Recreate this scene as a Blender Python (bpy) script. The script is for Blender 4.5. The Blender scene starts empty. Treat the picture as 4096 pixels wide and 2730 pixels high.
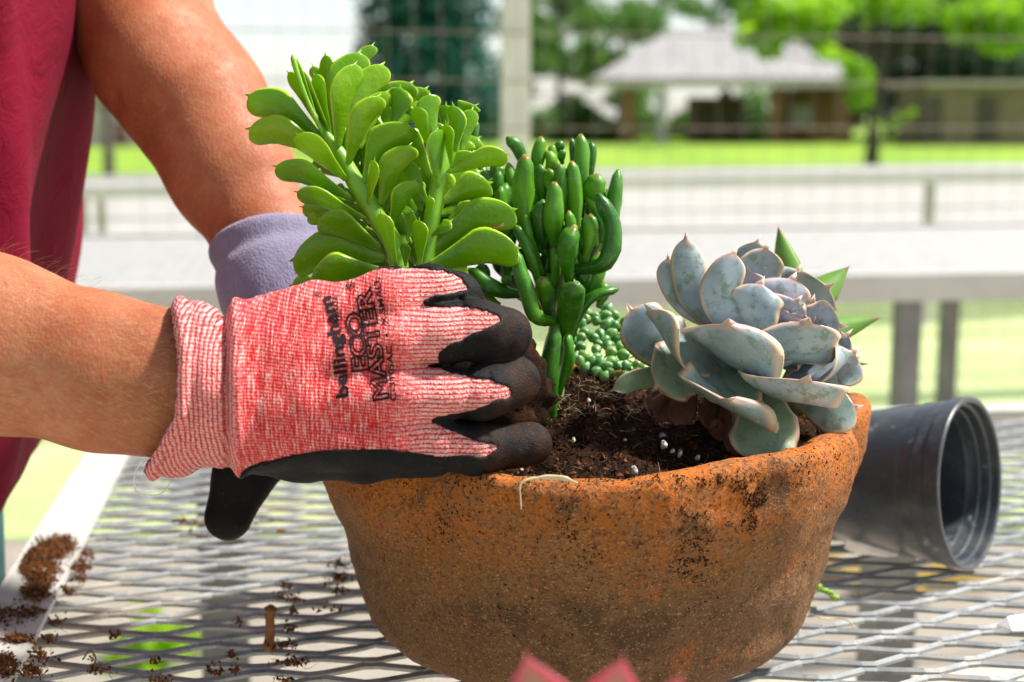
import bpy, bmesh, math, random
import numpy as np
from mathutils import Vector, Matrix
from mathutils.bvhtree import BVHTree
random.seed(7); RNG = np.random.default_rng(11)
scn = bpy.context.scene
COL = scn.collection

# ------------------------------------------------------------------ camera, sky, sun, exposure
FPX = 5689.0                       # focal length in pixels of the 4096 px wide photograph (50 mm on 36 mm)
PITCH = math.atan(905 / FPX)
CAMH = 1.076                       # lens height above the ground
TZ = 0.781                         # height of the potting bench top
cam = bpy.data.objects.new('camera', bpy.data.cameras.new('camera'))
COL.objects.link(cam); scn.camera = cam
cam.location = (0, 0, CAMH); cam.rotation_euler = (math.pi / 2 - PITCH, 0, 0)
cam.data.lens = 50; cam.data.sensor_width = 36; cam.data.sensor_fit = 'HORIZONTAL'
cam.data.clip_start = 0.02; cam.data.clip_end = 600
cam.data.dof.use_dof = True; cam.data.dof.focus_distance = 0.70; cam.data.dof.aperture_fstop = 6.9

SUN_DIR = Vector((0.70, 0.10, 1.0)).normalized()
world = bpy.data.worlds.new('World'); scn.world = world; world.use_nodes = True
wt = world.node_tree; wt.nodes.clear()
sky = wt.nodes.new('ShaderNodeTexSky'); sky.sky_type = 'NISHITA'; sky.sun_disc = False
sky.sun_elevation = math.asin(SUN_DIR.z); sky.sun_rotation = math.atan2(SUN_DIR.x, SUN_DIR.y)
sky.air_density = 1.0; sky.dust_density = 0.7; sky.ozone_density = 1.0
bg = wt.nodes.new('ShaderNodeBackground'); bg.inputs['Strength'].default_value = 0.105
wo = wt.nodes.new('ShaderNodeOutputWorld')
hs = wt.nodes.new('ShaderNodeHueSaturation'); hs.inputs['Saturation'].default_value = .45     # thin bright cloud: a hazy, nearly white sky
wt.links.new(sky.outputs[0], hs.inputs['Color']); wt.links.new(hs.outputs[0], bg.inputs[0]); wt.links.new(bg.outputs[0], wo.inputs[0])
sl = bpy.data.lights.new('sun', 'SUN'); sl.energy = 5.0; sl.angle = math.radians(5); sl.color = (1, .95, .87)
so = bpy.data.objects.new('sun', sl); COL.objects.link(so)
so.rotation_euler = SUN_DIR.to_track_quat('Z', 'Y').to_euler()
so.location = (3, 2, 6)
scn.view_settings.view_transform = 'Standard'; scn.view_settings.look = 'None'
scn.view_settings.gamma = 1; scn.view_settings.use_curve_mapping = False
scn.view_settings.exposure = 0.9
scn.cycles.use_denoising = True
scn.cycles.max_bounces = 8; scn.cycles.transparent_max_bounces = 8
scn.cycles.sample_clamp_indirect = 6

# ------------------------------------------------------------------ helpers
FW = np.array([0, math.cos(PITCH), -math.sin(PITCH)]); UP = np.array([0, math.sin(PITCH), math.cos(PITCH)])
RT = np.array([1.0, 0, 0]); CAM = np.array([0, 0, CAMH])
def ray(px, py): return FW + (px - 2048) / FPX * RT + (1365 - py) / FPX * UP
def P(px, py, d): return CAM + d * ray(px, py)             # where a point seen at (px, py) stands at distance d
def G(px, py, z=TZ):
    r = ray(px, py); return CAM + r * ((z - CAMH) / r[2])   # ... or where it lies on a level of height z
def mm(px, d): return px * d / FPX                          # size in metres of px pixels at distance d
def unit(v):
    v = np.asarray(v, float); return v / (np.linalg.norm(v) + 1e-12)
def sstep(a, b, x):
    t = np.clip((x - a) / (b - a), 0, 1); return t * t * (3 - 2 * t)

def mesh_data(name, verts, faces, mat, smooth=True, attr=None, fac=None):
    me = bpy.data.meshes.new(name)
    verts = np.asarray(verts, np.float32)
    if isinstance(faces, np.ndarray):
        n, k = faces.shape
        me.vertices.add(len(verts)); me.vertices.foreach_set('co', verts.ravel())
        me.loops.add(n * k); me.loops.foreach_set('vertex_index', faces.astype(np.int32).ravel())
        me.polygons.add(n)
        me.polygons.foreach_set('loop_start', np.arange(0, n * k, k, dtype=np.int32))
        me.update(calc_edges=True); me.validate()
    else:
        me.from_pydata([tuple(map(float, v)) for v in verts], [], faces)
    if mat is not None: me.materials.append(mat)
    me.polygons.foreach_set('use_smooth', [smooth] * len(me.polygons))
    if attr is not None:
        a = me.attributes.new('lf', 'FLOAT_VECTOR', 'POINT')
        a.data.foreach_set('vector', np.asarray(attr, np.float32).ravel())
    me.update()
    return me
def add(name, me, parent=None):
    o = bpy.data.objects.new(name, me); COL.objects.link(o)
    if parent is not None:
        o.parent = parent
        o.matrix_parent_inverse = wmat(parent).inverted()
    return o
def wmat(o):
    m = o.matrix_basis.copy()
    if o.parent is not None: m = wmat(o.parent) @ o.matrix_parent_inverse @ m
    return m
def mk(name, verts, faces, mat, parent=None, smooth=True, attr=None):
    return add(name, mesh_data(name, verts, faces, mat, smooth, attr), parent)
def thing(name, label, cat, loc=(0, 0, 0), group=None):
    o = bpy.data.objects.new(name, None); COL.objects.link(o); o.location = tuple(map(float, loc)); o.empty_display_size = .02
    return tag(o, label, cat, group)
def tag(o, label=None, cat=None, group=None, kind=None):
    if label: o['label'] = label
    if cat: o['category'] = cat
    if group: o['group'] = group
    if kind: o['kind'] = kind
    return o

class MB:                       # collects shapes into one mesh
    def __init__(s): s.v = []; s.f = []; s.a = []
    def put(s, v, f, a=None):
        b = sum(len(x) for x in s.v) if not hasattr(s, 'n') else s.n
        s.v.append(np.asarray(v, float)); s.n = b + len(v)
        s.f += [tuple(i + b for i in q) for q in f]
        s.a.append(np.zeros((len(v), 3)) if a is None else np.broadcast_to(np.asarray(a, float), (len(v), 3)))
        return s
    def box(s, c, size, ax=None, a=None):
        c = np.asarray(c, float); h = np.asarray(size, float) / 2
        A = np.eye(3) if ax is None else np.asarray(ax, float)
        v = [c + A.T @ (h * np.array(k)) for k in ((-1,-1,-1),(1,-1,-1),(1,1,-1),(-1,1,-1),(-1,-1,1),(1,-1,1),(1,1,1),(-1,1,1))]
        return s.put(v, [(0,3,2,1),(4,5,6,7),(0,1,5,4),(1,2,6,5),(2,3,7,6),(3,0,4,7)], a)
    def tube(s, pts, rad, n=8, a=None, flat=None):
        v, f, _ = tube(pts, rad, n); return s.put(v, f, a)
    def build(s, name, mat, parent=None, smooth=False):
        return mk(name, np.concatenate(s.v), s.f, mat, parent, smooth, np.concatenate(s.a))

def frames(pts):
    pts = np.asarray(pts, float); t = np.gradient(pts, axis=0); t /= np.linalg.norm(t, axis=1)[:, None] + 1e-12
    a = np.array([0, 0, 1.0]) if abs(t[0][2]) < .9 else np.array([1.0, 0, 0])
    S = []
    s0 = unit(np.cross(t[0], a))
    for k in range(len(pts)):
        s0 = unit(s0 - t[k] * np.dot(s0, t[k])); S.append(s0)
    S = np.array(S); return t, S, np.cross(t, S)
def tube(pts, rad, n=8, flat=1.0, cap=True):
    pts = np.asarray(pts, float); m = len(pts); rad = np.broadcast_to(np.asarray(rad, float), (m,))
    t, S, B = frames(pts)
    ang = np.arange(n) * 2 * math.pi / n
    v = (pts[:, None, :] + rad[:, None, None] * (np.cos(ang)[None, :, None] * S[:, None, :] + flat * np.sin(ang)[None, :, None] * B[:, None, :])).reshape(-1, 3)
    f = [(i*n + j, i*n + (j+1) % n, (i+1)*n + (j+1) % n, (i+1)*n + j) for i in range(m-1) for j in range(n)]
    u = np.repeat(np.linspace(0, 1, m), n)
    if cap:
        f += [tuple(range(n))[::-1], tuple((m-1)*n + j for j in range(n))]
    return v, f, u
def bez(a, b, c, n):
    a, b, c = map(np.asarray, (a, b, c)); t = np.linspace(0, 1, n)[:, None]
    return (1-t)**2 * a + 2*t*(1-t) * b + t*t * c
def spline(pts, n):
    pts = np.asarray(pts, float); k = len(pts); out = []
    q = np.vstack([2*pts[0]-pts[1], pts, 2*pts[-1]-pts[-2]])
    for x in np.linspace(0, k-1-1e-9, n):
        i = int(x); t = x - i; p0, p1, p2, p3 = q[i], q[i+1], q[i+2], q[i+3]
        out.append(.5*((2*p1)+(-p0+p2)*t+(2*p0-5*p1+4*p2-p3)*t*t+(-p0+3*p1-3*p2+p3)*t**3))
    return np.array(out)
def vnoise(p, scale, seed=0):                          # smooth value noise on an array of points
    p = np.asarray(p, float) * scale + seed * 17.13
    i = np.floor(p).astype(np.int64); f = p - i; f = f*f*(3-2*f)
    def h(x, y, z):
        n = (x*374761393 + y*668265263 + z*1274126177 + seed*9871) & 0x7fffffff
        n = ((n ^ (n >> 13)) * 1274126177) & 0x7fffffff
        return ((n ^ (n >> 16)) & 0xffff) / 65535.0
    r = 0
    for dx in (0, 1):
        for dy in (0, 1):
            for dz in (0, 1):
                w = (f[..., 0] if dx else 1-f[..., 0]) * (f[..., 1] if dy else 1-f[..., 1]) * (f[..., 2] if dz else 1-f[..., 2])
                r = r + w * h(i[..., 0]+dx, i[..., 1]+dy, i[..., 2]+dz)
    return r * 2 - 1

# distance fields -> smooth continuous meshes
def grid(lo, hi, h):
    ax = [np.arange(lo[k], hi[k] + h, h, dtype=np.float32) for k in range(3)]
    return ax, np.stack(np.meshgrid(*ax, indexing='ij'), -1)
def cone(X, a, b, ra, rb):
    a = np.asarray(a, np.float32); ab = np.asarray(b, np.float32) - a
    t = np.clip(((X - a) @ ab) / np.dot(ab, ab), 0, 1)
    return np.linalg.norm(X - a - t[..., None] * ab, axis=-1) - (ra + (rb - ra) * t)
def chain(X, pts, k):
    d = None
    for (a, ra), (b, rb) in zip(pts[:-1], pts[1:]):
        e = cone(X, a, b, ra, rb); d = e if d is None else smin(d, e, k)
    return d
def smin(a, b, k):
    h = np.clip(.5 + .5 * (b - a) / k, 0, 1); return b * (1-h) + a * h - k * h * (1-h)
CORN = np.array([(i, j, k) for i in (0, 1) for j in (0, 1) for k in (0, 1)])
def surfnet(F, lo, h):
    s = F < 0; n = np.array(F.shape)
    c = np.zeros(n - 1, np.int8)
    for i, j, k in CORN: c += s[i:n[0]-1+i, j:n[1]-1+j, k:n[2]-1+k]
    act = (c > 0) & (c < 8); idx = np.argwhere(act)
    cid = np.full(act.shape, -1, np.int64); cid[act] = np.arange(len(idx))
    val = np.stack([F[idx[:, 0]+i, idx[:, 1]+j, idx[:, 2]+k] for i, j, k in CORN], 1)
    acc = np.zeros((len(idx), 3)); cnt = np.zeros(len(idx))
    for a in range(8):
        for b in range(a+1, 8):
            if np.abs(CORN[a]-CORN[b]).sum() == 1:
                fa, fb = val[:, a], val[:, b]; m = (fa < 0) != (fb < 0)
                t = np.where(m, fa / np.where(m, fa - fb, 1), 0)
                acc += m[:, None] * (CORN[a] + t[:, None] * (CORN[b]-CORN[a])); cnt += m
    V = (idx + acc / cnt[:, None]) * h + np.asarray(lo)
    Q = []
    for ax in range(3):
        u, w = (ax+1) % 3, (ax+2) % 3
        lo_ = [slice(None)]*3; hi_ = [slice(None)]*3
        lo_[ax] = slice(0, n[ax]-1); hi_[ax] = slice(1, n[ax])
        for q in (u, w): lo_[q] = slice(1, n[q]-1); hi_[q] = slice(1, n[q]-1)
        A, B = s[tuple(lo_)], s[tuple(hi_)]
        for sg in (1, 0):
            e = np.argwhere(A & ~B if sg else B & ~A)
            if not len(e): continue
            e = e.copy(); e[:, u] += 1; e[:, w] += 1
            du = np.zeros(3, int); du[u] = 1; dw = np.zeros(3, int); dw[w] = 1
            q = [cid[tuple((e - o).T)] for o in (du + dw, dw, 0*du, du)]
            q = np.stack(q if sg else q[::-1], 1); Q.append(q)
    Q = np.concatenate(Q); Q = Q[(Q >= 0).all(1)]
    return V, Q

# ------------------------------------------------------------------ material helper
class Nt:
    def __init__(s, name):
        s.m = bpy.data.materials.new(name); s.m.use_nodes = True; s.t = s.m.node_tree
        s.t.nodes.clear(); s.out = s.t.nodes.new('ShaderNodeOutputMaterial')
        s._c = None
    def n(s, typ, **kw):
        nd = s.t.nodes.new(typ)
        for k, v in kw.items(): setattr(nd, k, v)
        return nd
    def set(s, inp, v):
        if v is None: return
        if hasattr(v, 'is_linked') or isinstance(v, bpy.types.NodeSocket): s.t.links.new(v, inp)
        elif isinstance(v, (tuple, list)) and len(v) == 3 and inp.type == 'RGBA': inp.default_value = (*v, 1)
        else: inp.default_value = v
    def obj(s):
        if s._c is None: s._c = s.n('ShaderNodeTexCoord')
        return s._c.outputs['Object']
    def attr(s, name='lf'):
        nd = s.n('ShaderNodeAttribute', attribute_name=name); x = s.n('ShaderNodeSeparateXYZ')
        s.t.links.new(nd.outputs['Vector'], x.inputs[0]); return x.outputs
    def rnd(s): return s.n('ShaderNodeObjectInfo').outputs['Random']
    def xyz(s, v=None):
        x = s.n('ShaderNodeSeparateXYZ'); s.set(x.inputs[0], v or s.obj()); return x.outputs
    def comb(s, x, y, z):
        c = s.n('ShaderNodeCombineXYZ')
        for i, v in enumerate((x, y, z)): s.set(c.inputs[i], v)
        return c.outputs[0]
    def scale(s, v, sc):
        m = s.n('ShaderNodeMapping'); s.set(m.inputs[0], v); m.inputs['Scale'].default_value = sc; return m.outputs[0]
    def noise(s, scale, detail=3, rough=.55, vec=None, dist=0):
        nd = s.n('ShaderNodeTexNoise'); s.set(nd.inputs['Vector'], vec or s.obj())
        nd.inputs['Scale'].default_value = scale; nd.inputs['Detail'].default_value = detail
        nd.inputs['Roughness'].default_value = rough; nd.inputs['Distortion'].default_value = dist
        return nd.outputs[0]
    def voro(s, scale, feature='F1', vec=None, out=0):
        nd = s.n('ShaderNodeTexVoronoi', feature=feature); s.set(nd.inputs['Vector'], vec or s.obj())
        nd.inputs['Scale'].default_value = scale; return nd.outputs[out]
    def ramp(s, fac, stops):
        nd = s.n('ShaderNodeValToRGB'); e = nd.color_ramp.elements
        while len(e) < len(stops): e.new(.5)
        for q, (p, c) in zip(e, stops):
            q.position = p; q.color = (*(c if isinstance(c, (tuple, list)) else (c, c, c)), 1)
        s.set(nd.inputs[0], fac); return nd.outputs[0]
    def mix(s, f, a, b, mode='MIX'):
        nd = s.n('ShaderNodeMix', data_type='RGBA', blend_type=mode)
        s.set(nd.inputs[0], f); s.set(nd.inputs[6], a); s.set(nd.inputs[7], b); return nd.outputs[2]
    def ma(s, op, a, b=None, c=None):
        nd = s.n('ShaderNodeMath', operation=op)
        for i, v in enumerate((a, b, c)):
            if v is not None: s.set(nd.inputs[i], v)
        return nd.outputs[0]
    def bump(s, h, strength=.3, dist=.001, normal=None):
        nd = s.n('ShaderNodeBump'); nd.inputs['Strength'].default_value = strength; nd.inputs['Distance'].default_value = dist
        s.set(nd.inputs['Height'], h); s.set(nd.inputs['Normal'], normal); return nd.outputs[0]
    def bsdf(s, col, rough=.5, metal=0, normal=None, spec=None, sss=0, ssr=(1, .4, .2), sscale=.004, trans=0, tcol=None, sheen=0, coat=0):
        b = s.n('ShaderNodeBsdfPrincipled')
        s.set(b.inputs['Base Color'], col); s.set(b.inputs['Roughness'], rough); s.set(b.inputs['Metallic'], metal)
        s.set(b.inputs['Normal'], normal)
        if spec is not None: s.set(b.inputs['Specular IOR Level'], spec)
        if sss:
            b.inputs['Subsurface Weight'].default_value = sss; b.inputs['Subsurface Radius'].default_value = ssr; b.inputs['Subsurface Scale'].default_value = sscale
        if sheen: b.inputs['Sheen Weight'].default_value = sheen
        if coat: b.inputs['Coat Weight'].default_value = coat; b.inputs['Coat Roughness'].default_value = .15
        o = b.outputs[0]
        if trans:
            t = s.n('ShaderNodeBsdfTranslucent'); s.set(t.inputs[0], tcol or col); s.set(t.inputs['Normal'], normal)
            x = s.n('ShaderNodeMixShader'); x.inputs[0].default_value = trans
            s.t.links.new(o, x.inputs[1]); s.t.links.new(t.outputs[0], x.inputs[2]); o = x.outputs[0]
        s.t.links.new(o, s.out.inputs[0]); return s.m
def noisy(name, c1, c2, scale, rough=.6, metal=0, bump=0, bs=None, dist=.001, detail=4, **kw):
    t = Nt(name); f = t.noise(scale, detail)
    nr = t.bump(t.noise(bs or scale * 3, 4), bump, dist) if bump else None
    return t.bsdf(t.ramp(f, [(.3, c1), (.7, c2)]), rough, metal, nr, **kw)
# ------------------------------------------------------------------ ground, lawn, road
def sheet(name, x0, x1, y0, y1, z, mat, nx=1, ny=1):
    xs = np.linspace(x0, x1, nx+1); ys = np.linspace(y0, y1, ny+1)
    v = [(x, y, z) for y in ys for x in xs]
    f = [(j*(nx+1)+i, j*(nx+1)+i+1, (j+1)*(nx+1)+i+1, (j+1)*(nx+1)+i) for j in range(ny) for i in range(nx)]
    return tag(mk(name, v, f, mat, None, False), kind='structure')
t = Nt('lawn'); n1 = t.noise(.35, 5, .65, vec=t.scale(t.obj(), (1, .45, 1))); n2 = t.noise(14, 4)
M_LAWN = t.bsdf(t.mix(t.ma('MULTIPLY', n2, .6), t.ramp(n1, [(.32, (.06, .14, .010)), (.45, (.13, .25, .014)), (.68, (.24, .36, .03))]), (.27, .38, .05)), .8, 0, t.bump(n2, .4, .02), spec=.2)
M_CONC = noisy('pale_concrete', (.48, .41, .33), (.60, .53, .44), 5, .85, 0, .3, 60, .003)
M_ROAD = noisy('road_concrete', (.28, .27, .25), (.35, .34, .32), 2, .85)
sheet('ground', -250, 250, -40, 420, 0, M_LAWN)
sheet('path', -6, 6, -3, 3.5, .004, M_CONC)
M_LAWNLIT = noisy('overexposed_lawn', (.26, .34, .12), (.42, .50, .23), 1.4, .85, detail=6)  # near grass: its bright, overexposed light is painted in as a paler colour
sheet('lawn', -30, 30, 3.5, 11.5, .004, M_LAWNLIT)
sheet('road', -60, 60, 11.5, 23, .004, M_ROAD)

# ------------------------------------------------------------------ materials shared
t = Nt('painted_steel'); nn = t.noise(25, 5); n2 = t.noise(260, 3)
M_FRAME = t.bsdf(t.mix(t.ramp(nn, [(.45, 0), (.75, .5)]), (.48, .465, .43), (.30, .28, .245)), .5, .1, t.bump(n2, .15, .0006))
M_FRAMEFAR = noisy('weathered_aluminium', (.38, .37, .35), (.48, .47, .44), 6, .6, .1)
M_LEG = noisy('galvanised_leg', (.11, .115, .12), (.19, .19, .19), 18, .55, .3)
M_POST = noisy('weathered_post', (.60, .56, .50), (.72, .68, .62), 9, .75)
t = Nt('galvanised_mesh'); n1 = t.noise(55, 5); n2 = t.noise(420, 4); n3 = t.noise(9, 3)
c = t.ramp(n1, [(.3, (.15, .165, .175)), (.6, (.25, .26, .26)), (.8, (.34, .32, .28))])
c = t.mix(t.ramp(n2, [(.56, 0), (.72, .7)]), c, (.11, .105, .10))
c = t.mix(t.ramp(n3, [(.55, 0), (.75, .55)]), c, (.40, .30, .19))
M_MESH = t.bsdf(c, t.ramp(n2, [(.3, .45), (.7, .65)]), .12, t.bump(n2, .35, .0005))
M_MESHFAR = noisy('bright_galvanised_mesh', (.27, .27, .26), (.36, .355, .34), 30, .6, .1)
M_WIRE = noisy('rusty_wire', (.16, .11, .08), (.30, .26, .22), 30, .7, .2)

# ------------------------------------------------------------------ benches with expanded metal tops
def expanded(x0, x1, y0, y1, lwd, swd, w, th, sub):
    """Strands of expanded metal: each row zigzags and meets its neighbours at the bonds."""
    rows = int((y1 - y0) / (swd / 2)); cols = int((x1 - x0) / (lwd / 2))
    prof = np.array([-1, -.62, .62, 1]) if sub > 1 else np.array([-1., 1.])
    xs, ph = [], []
    for i in range(cols):
        s = 1 if i % 2 == 0 else -1
        if sub > 1: xs += [x0 + (i - .13) * lwd/2, x0 + (i + .13) * lwd/2]; ph += [s, s]
        else: xs.append(x0 + i * lwd/2); ph.append(s)
    xs = np.array(xs); ph = np.array(ph, float); m = len(xs); V = []; Fc = []
    A = swd/4 - w*.36
    for j in range(rows):
        sg = 1 if j % 2 == 0 else -1
        yc = y0 + j * swd/2 + sg * ph * A
        zc = -sg * ph * th * .45
        jit = RNG.normal(0, .00025, m)
        b = len(V) * 1
        base = j * m * 4
        tl = .32                                    # strands stand tilted
        for (dy, dz) in ((-w/2, -th/2 - tl*w/2), (w/2, -th/2 + tl*w/2), (w/2, th/2 + tl*w/2), (-w/2, th/2 - tl*w/2)):
            V.append(np.stack([xs, yc + dy + jit, zc + dz + jit], 1))
        i = np.arange(m - 1)
        for k in range(4):
            k2 = (k + 1) % 4
            Fc.append(np.stack([base + k*m + i, base + k*m + i + 1, base + k2*m + i + 1, base + k2*m + i], 1))
    return np.concatenate(V), np.concatenate(Fc)
def legx(o, e, ly, px):
    n = np.array([-e[1], e[0]]); r = ray(px, 1200)[:2]; b = o + n*ly
    return float(np.linalg.solve(np.array([e, -r]).T, -b)[0])
def bench(origin, ang, length, depth, z, label, fine, legs, group='potting benches with expanded metal tops', beam=True, leg_mat=None):
    """origin = near corner at the start of the long side; the long side runs along ang."""
    R = Matrix.Translation((*origin, 0)) @ Matrix.Rotation(ang, 4, 'Z')
    o = thing('potting_bench', label, 'bench', (0, 0, 0), group)
    o.matrix_basis = R
    def part(name, mb_or_data, mat):
        if isinstance(mb_or_data, MB):
            me = mesh_data(name, np.concatenate(mb_or_data.v), mb_or_data.f, mat, False)
        else: me = mesh_data(name, mb_or_data[0], mb_or_data[1], mat, False)
        ch = bpy.data.objects.new(name, me); COL.objects.link(ch); ch.parent = o; return ch
    w = .034; t_ = .004
    # rails: angle iron, top flange and a face
    def rail(c, size, face_c, face_s):
        b = MB(); b.box(c, size); b.box(face_c, face_s); part('rail', b, M_FRAME if fine else M_FRAMEFAR)
    rail((length/2, w/2, z), (length, w, t_), (length/2, -.0025, z-.024), (length, .004, .05))
    rail((length/2, depth - w/2, z), (length, w, t_), (length/2, depth+.0025, z-.024), (length, .004, .05))
    rail((w/2, depth/2, z+.0005), (w, depth - 2*w - .002, t_), (-.0025, depth/2, z-.0235), (.004, depth-.01, .05))
    rail((length-w/2, depth/2, z+.0005), (w, depth - 2*w - .002, t_), (length+.0025, depth/2, z-.0235), (.004, depth-.01, .05))
    V, Fc = expanded(w*.3, length - w*.3, w*.3, depth - w*.3, .0605, .0300 if fine else .0252, .0035 if fine else .0075, .0018, 2 if fine else 1)
    V = V + np.array([0, 0, z - .0065]); part('mesh_top', (V, Fc), M_MESH if fine else M_MESHFAR)
    for (lx, ly) in legs:
        b = MB(); b.box((lx, ly, z/2 - .012), (.042, .042, z - .045)); b.box((lx, ly, z - .037), (.085, .06, .02)); b.box((lx, ly, .006), (.07, .07, .01))
        part('leg', b, leg_mat or M_LEG)
    if beam:
        for lx in sorted({l[0] for l in legs}):
            ys = [l[1] for l in legs if l[0] == lx]
            b = MB(); b.box((lx, (min(ys)+max(ys))/2, .30), (.034, max(ys)-min(ys)-.05, .03)); part('cross_brace', b, M_LEG)
    return o
p1, p2 = G(57, 2725), G(523, 1807)
ang = math.atan2(p2[1]-p1[1], p2[0]-p1[0]) - math.pi/2
ex = np.array([math.cos(ang), math.sin(ang)]); ey = np.array([-ex[1], ex[0]])
far = G(3750, 1632)[:2]
inner = p1[:2] + ey * np.dot(far - p1[:2], ey)          # where the inner edge of the end rail meets the far edge
DEP = 1.22
o1 = inner - ey * DEP - ex * .034
BENCH_ANG, BENCH_O = ang, o1
bench(o1, ang, 1.9, DEP, TZ, 'expanded metal bench top under the terracotta pot, soil spilled on its rail', True, [(legx(o1, ex, DEP-.06, 860), DEP-.06), (legx(o1, ex, DEP-.06, 860), .06), (legx(o1, ex, DEP-.06, 3600), DEP-.06), (legx(o1, ex, DEP-.06, 3600), .06)])
a2 = G(450, 1158)[:2]; b2 = G(3700, 1100)[:2]; an2 = math.atan2(*(b2-a2)[::-1]); e2 = np.array([math.cos(an2), math.sin(an2)])
n2_ = np.array([-e2[1], e2[0]])
o2_ = a2 - e2*.9; o3_ = G(400, 748)[:2]
bench(o2_, an2, 3.6, 1.16, TZ, 'empty metal bench just behind the potted succulents', False, [(.3, .05), (.33, 1.09), (legx(o2_, e2, .05, 3632), .05), (legx(o2_, e2, 1.09, 3800), 1.09)])
a3 = G(400, 748)[:2]; b3 = G(3500, 700)[:2]; an3 = math.atan2(*(b3-a3)[::-1]); e3 = np.array([math.cos(an3), math.sin(an3)])
bench(a3 - e3*1.5, an3, 7.6, 1.2, TZ, 'farthest empty metal bench, near the wire fence', False, [(legx(a3-e3*1.5, e3, .07, 350), .07), (legx(a3-e3*1.5, e3, 1.1, 420), 1.1), (legx(a3-e3*1.5, e3, .07, 3700), .07), (7.2, 1.1)], leg_mat=M_FRAMEFAR)

# ------------------------------------------------------------------ wire fence
fy = 4.9; fan = math.radians(12)
fx = np.array([math.cos(fan), math.sin(fan), 0])
f0 = P(2062, 300, fy); f0[2] = 0
fence = thing('wire_fence', 'rusty welded wire fence with a square pale post behind the benches', 'fence', f0)
def fp(s, z): return f0 + fx * s + np.array([0, 0, z])
for s in (-2.9, 0, 2.9):
    b = MB(); b.box(fp(s, 1.1), (.085, .085, 2.2), np.array([fx, np.cross([0, 0, 1], fx), [0, 0, 1]])); b.build('post', M_POST, fence)
nrm = np.array([fx[1], -fx[0], 0]) * .05
zs = [.1, .26, .42, .58, .74, .87, 1.03, 1.19, 1.35, 1.52, 1.69, 1.86]
wmh = mesh_data('wire', *tube([(-3.6, 0, 0), (3.6, 0, 0)], .0027, 5)[:2], M_WIRE)
wmv = mesh_data('wire', *tube([(0, 0, .05), (0, 0, 1.9)], .0010, 5)[:2], M_WIRE)
def inst(name, me, parent, loc, rot=(0, 0, 0)):
    o = bpy.data.objects.new(name, me); COL.objects.link(o); o.parent = parent
    o.matrix_parent_inverse = wmat(parent).inverted(); o.location = tuple(map(float, loc)); o.rotation_euler = rot; return o
for z in zs: inst('wire', wmh, fence, fp(0, z) + nrm, (0, 0, fan))
for k in range(-38, 39): inst('wire', wmv, fence, fp(k * .09, 0) + nrm * 1.08)

# ------------------------------------------------------------------ trees
def leafmat(name, c1, c2, tr=.35):
    t = Nt(name); a = t.attr(); return t.bsdf(t.mix(a[0], c1, c2), .5, 0, None, spec=.3, trans=tr, tcol=t.mix(a[0], tuple(min(1, x*1.9) for x in c1), tuple(min(1, x*1.9) for x in c2)))
M_BARK = noisy('bark', (.045, .038, .03), (.11, .095, .08), 8, .9, 0, .6, 30, .02)
M_LIME = leafmat('lime_leaves', (.14, .30, .010), (.36, .55, .03), .5)
M_MID = leafmat('mid_leaves', (.035, .10, .02), (.12, .24, .04), .35)
M_TEAL = leafmat('conifer_needles', (.004, .055, .050), (.022, .13, .10), .12)
M_DARK = leafmat('dark_leaves', (.014, .05, .025), (.045, .11, .035), .2)
def tree(name, label, cat, base, h, clumps, n, ls, mat, trunk_r, lean=0, limbs=True, group='trees on the far lawn'):
    """clumps: (dx, dy, z, rx, ry, rz) ellipsoids of leaves around the trunk"""
    base = np.array([base[0], base[1], 0.])
    o = thing(name, label, cat, base, group)
    b = MB(); top = base + np.array([lean, 0, h])
    tp = np.array([base + (top-base)*u + np.array([math.sin(u*5+base[0])*.08*h*.1, 0, 0]) for u in np.linspace(0, 1, 8)])
    b.tube(tp, trunk_r * np.linspace(1.15, .35, 8), 9)
    if limbs:
        for c in clumps:
            e = base + np.array(c[:3]); s = base + (top-base) * min(.9, max(.3, (c[2]-c[5]*.9)/h))
            b.tube(bez(s, (s+e)/2 + np.array([0, 0, -.1*h*.3]), e, 5), trunk_r * np.linspace(.30, .06, 5), 6)
    b.build('trunk', M_BARK, o, True)
    vol = np.array([c[3]*c[4]*c[5] for c in clumps]) ** .67; pk = RNG.choice(len(clumps), n, p=vol/vol.sum())
    C = np.array(clumps)[pk]
    d = RNG.normal(size=(n, 3)); d /= np.linalg.norm(d, axis=1)[:, None]
    r = RNG.random(n) ** .45
    pos = base + C[:, :3] + d * r[:, None] * C[:, 3:]
    keep = vnoise(pos, 1.1, 3) > -.28; pos = pos[keep]; n = len(pos)
    a = RNG.normal(size=(n, 3)); a /= np.linalg.norm(a, axis=1)[:, None]
    bb = np.cross(a, RNG.normal(size=(n, 3))); bb /= np.linalg.norm(bb, axis=1)[:, None]
    s = ls * RNG.uniform(.6, 1.3, n)[:, None]
    V = np.stack([pos - a*s, pos + bb*s*.55, pos + a*s, pos - bb*s*.55], 1).reshape(-1, 3)
    Fc = np.arange(4*n).reshape(-1, 4)
    at = np.repeat(np.stack([np.clip(.5 + .5*vnoise(pos, .9, 5) + RNG.normal(0, .15, n), 0, 1), r[:n] if len(r) >= n else np.zeros(n), np.zeros(n)], 1), 4, 0)
    mk('crown', V, Fc, mat, o, False, at)
    return o
def W(px, d, py=460): q = P(px, py, d); return q[0], q[1]
def blob(n, rx, rz, z, r, seed, ry=None):
    g = np.random.default_rng(seed); out = []
    for _ in range(n):
        a = g.uniform(0, 6.28); q = g.random() ** .5
        out.append((math.cos(a)*q*rx, math.sin(a)*q*(ry or rx), z + g.uniform(-rz, rz), r*g.uniform(.7, 1.3), r*g.uniform(.7, 1.3), r*g.uniform(.5, .9)))
    return out
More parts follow.
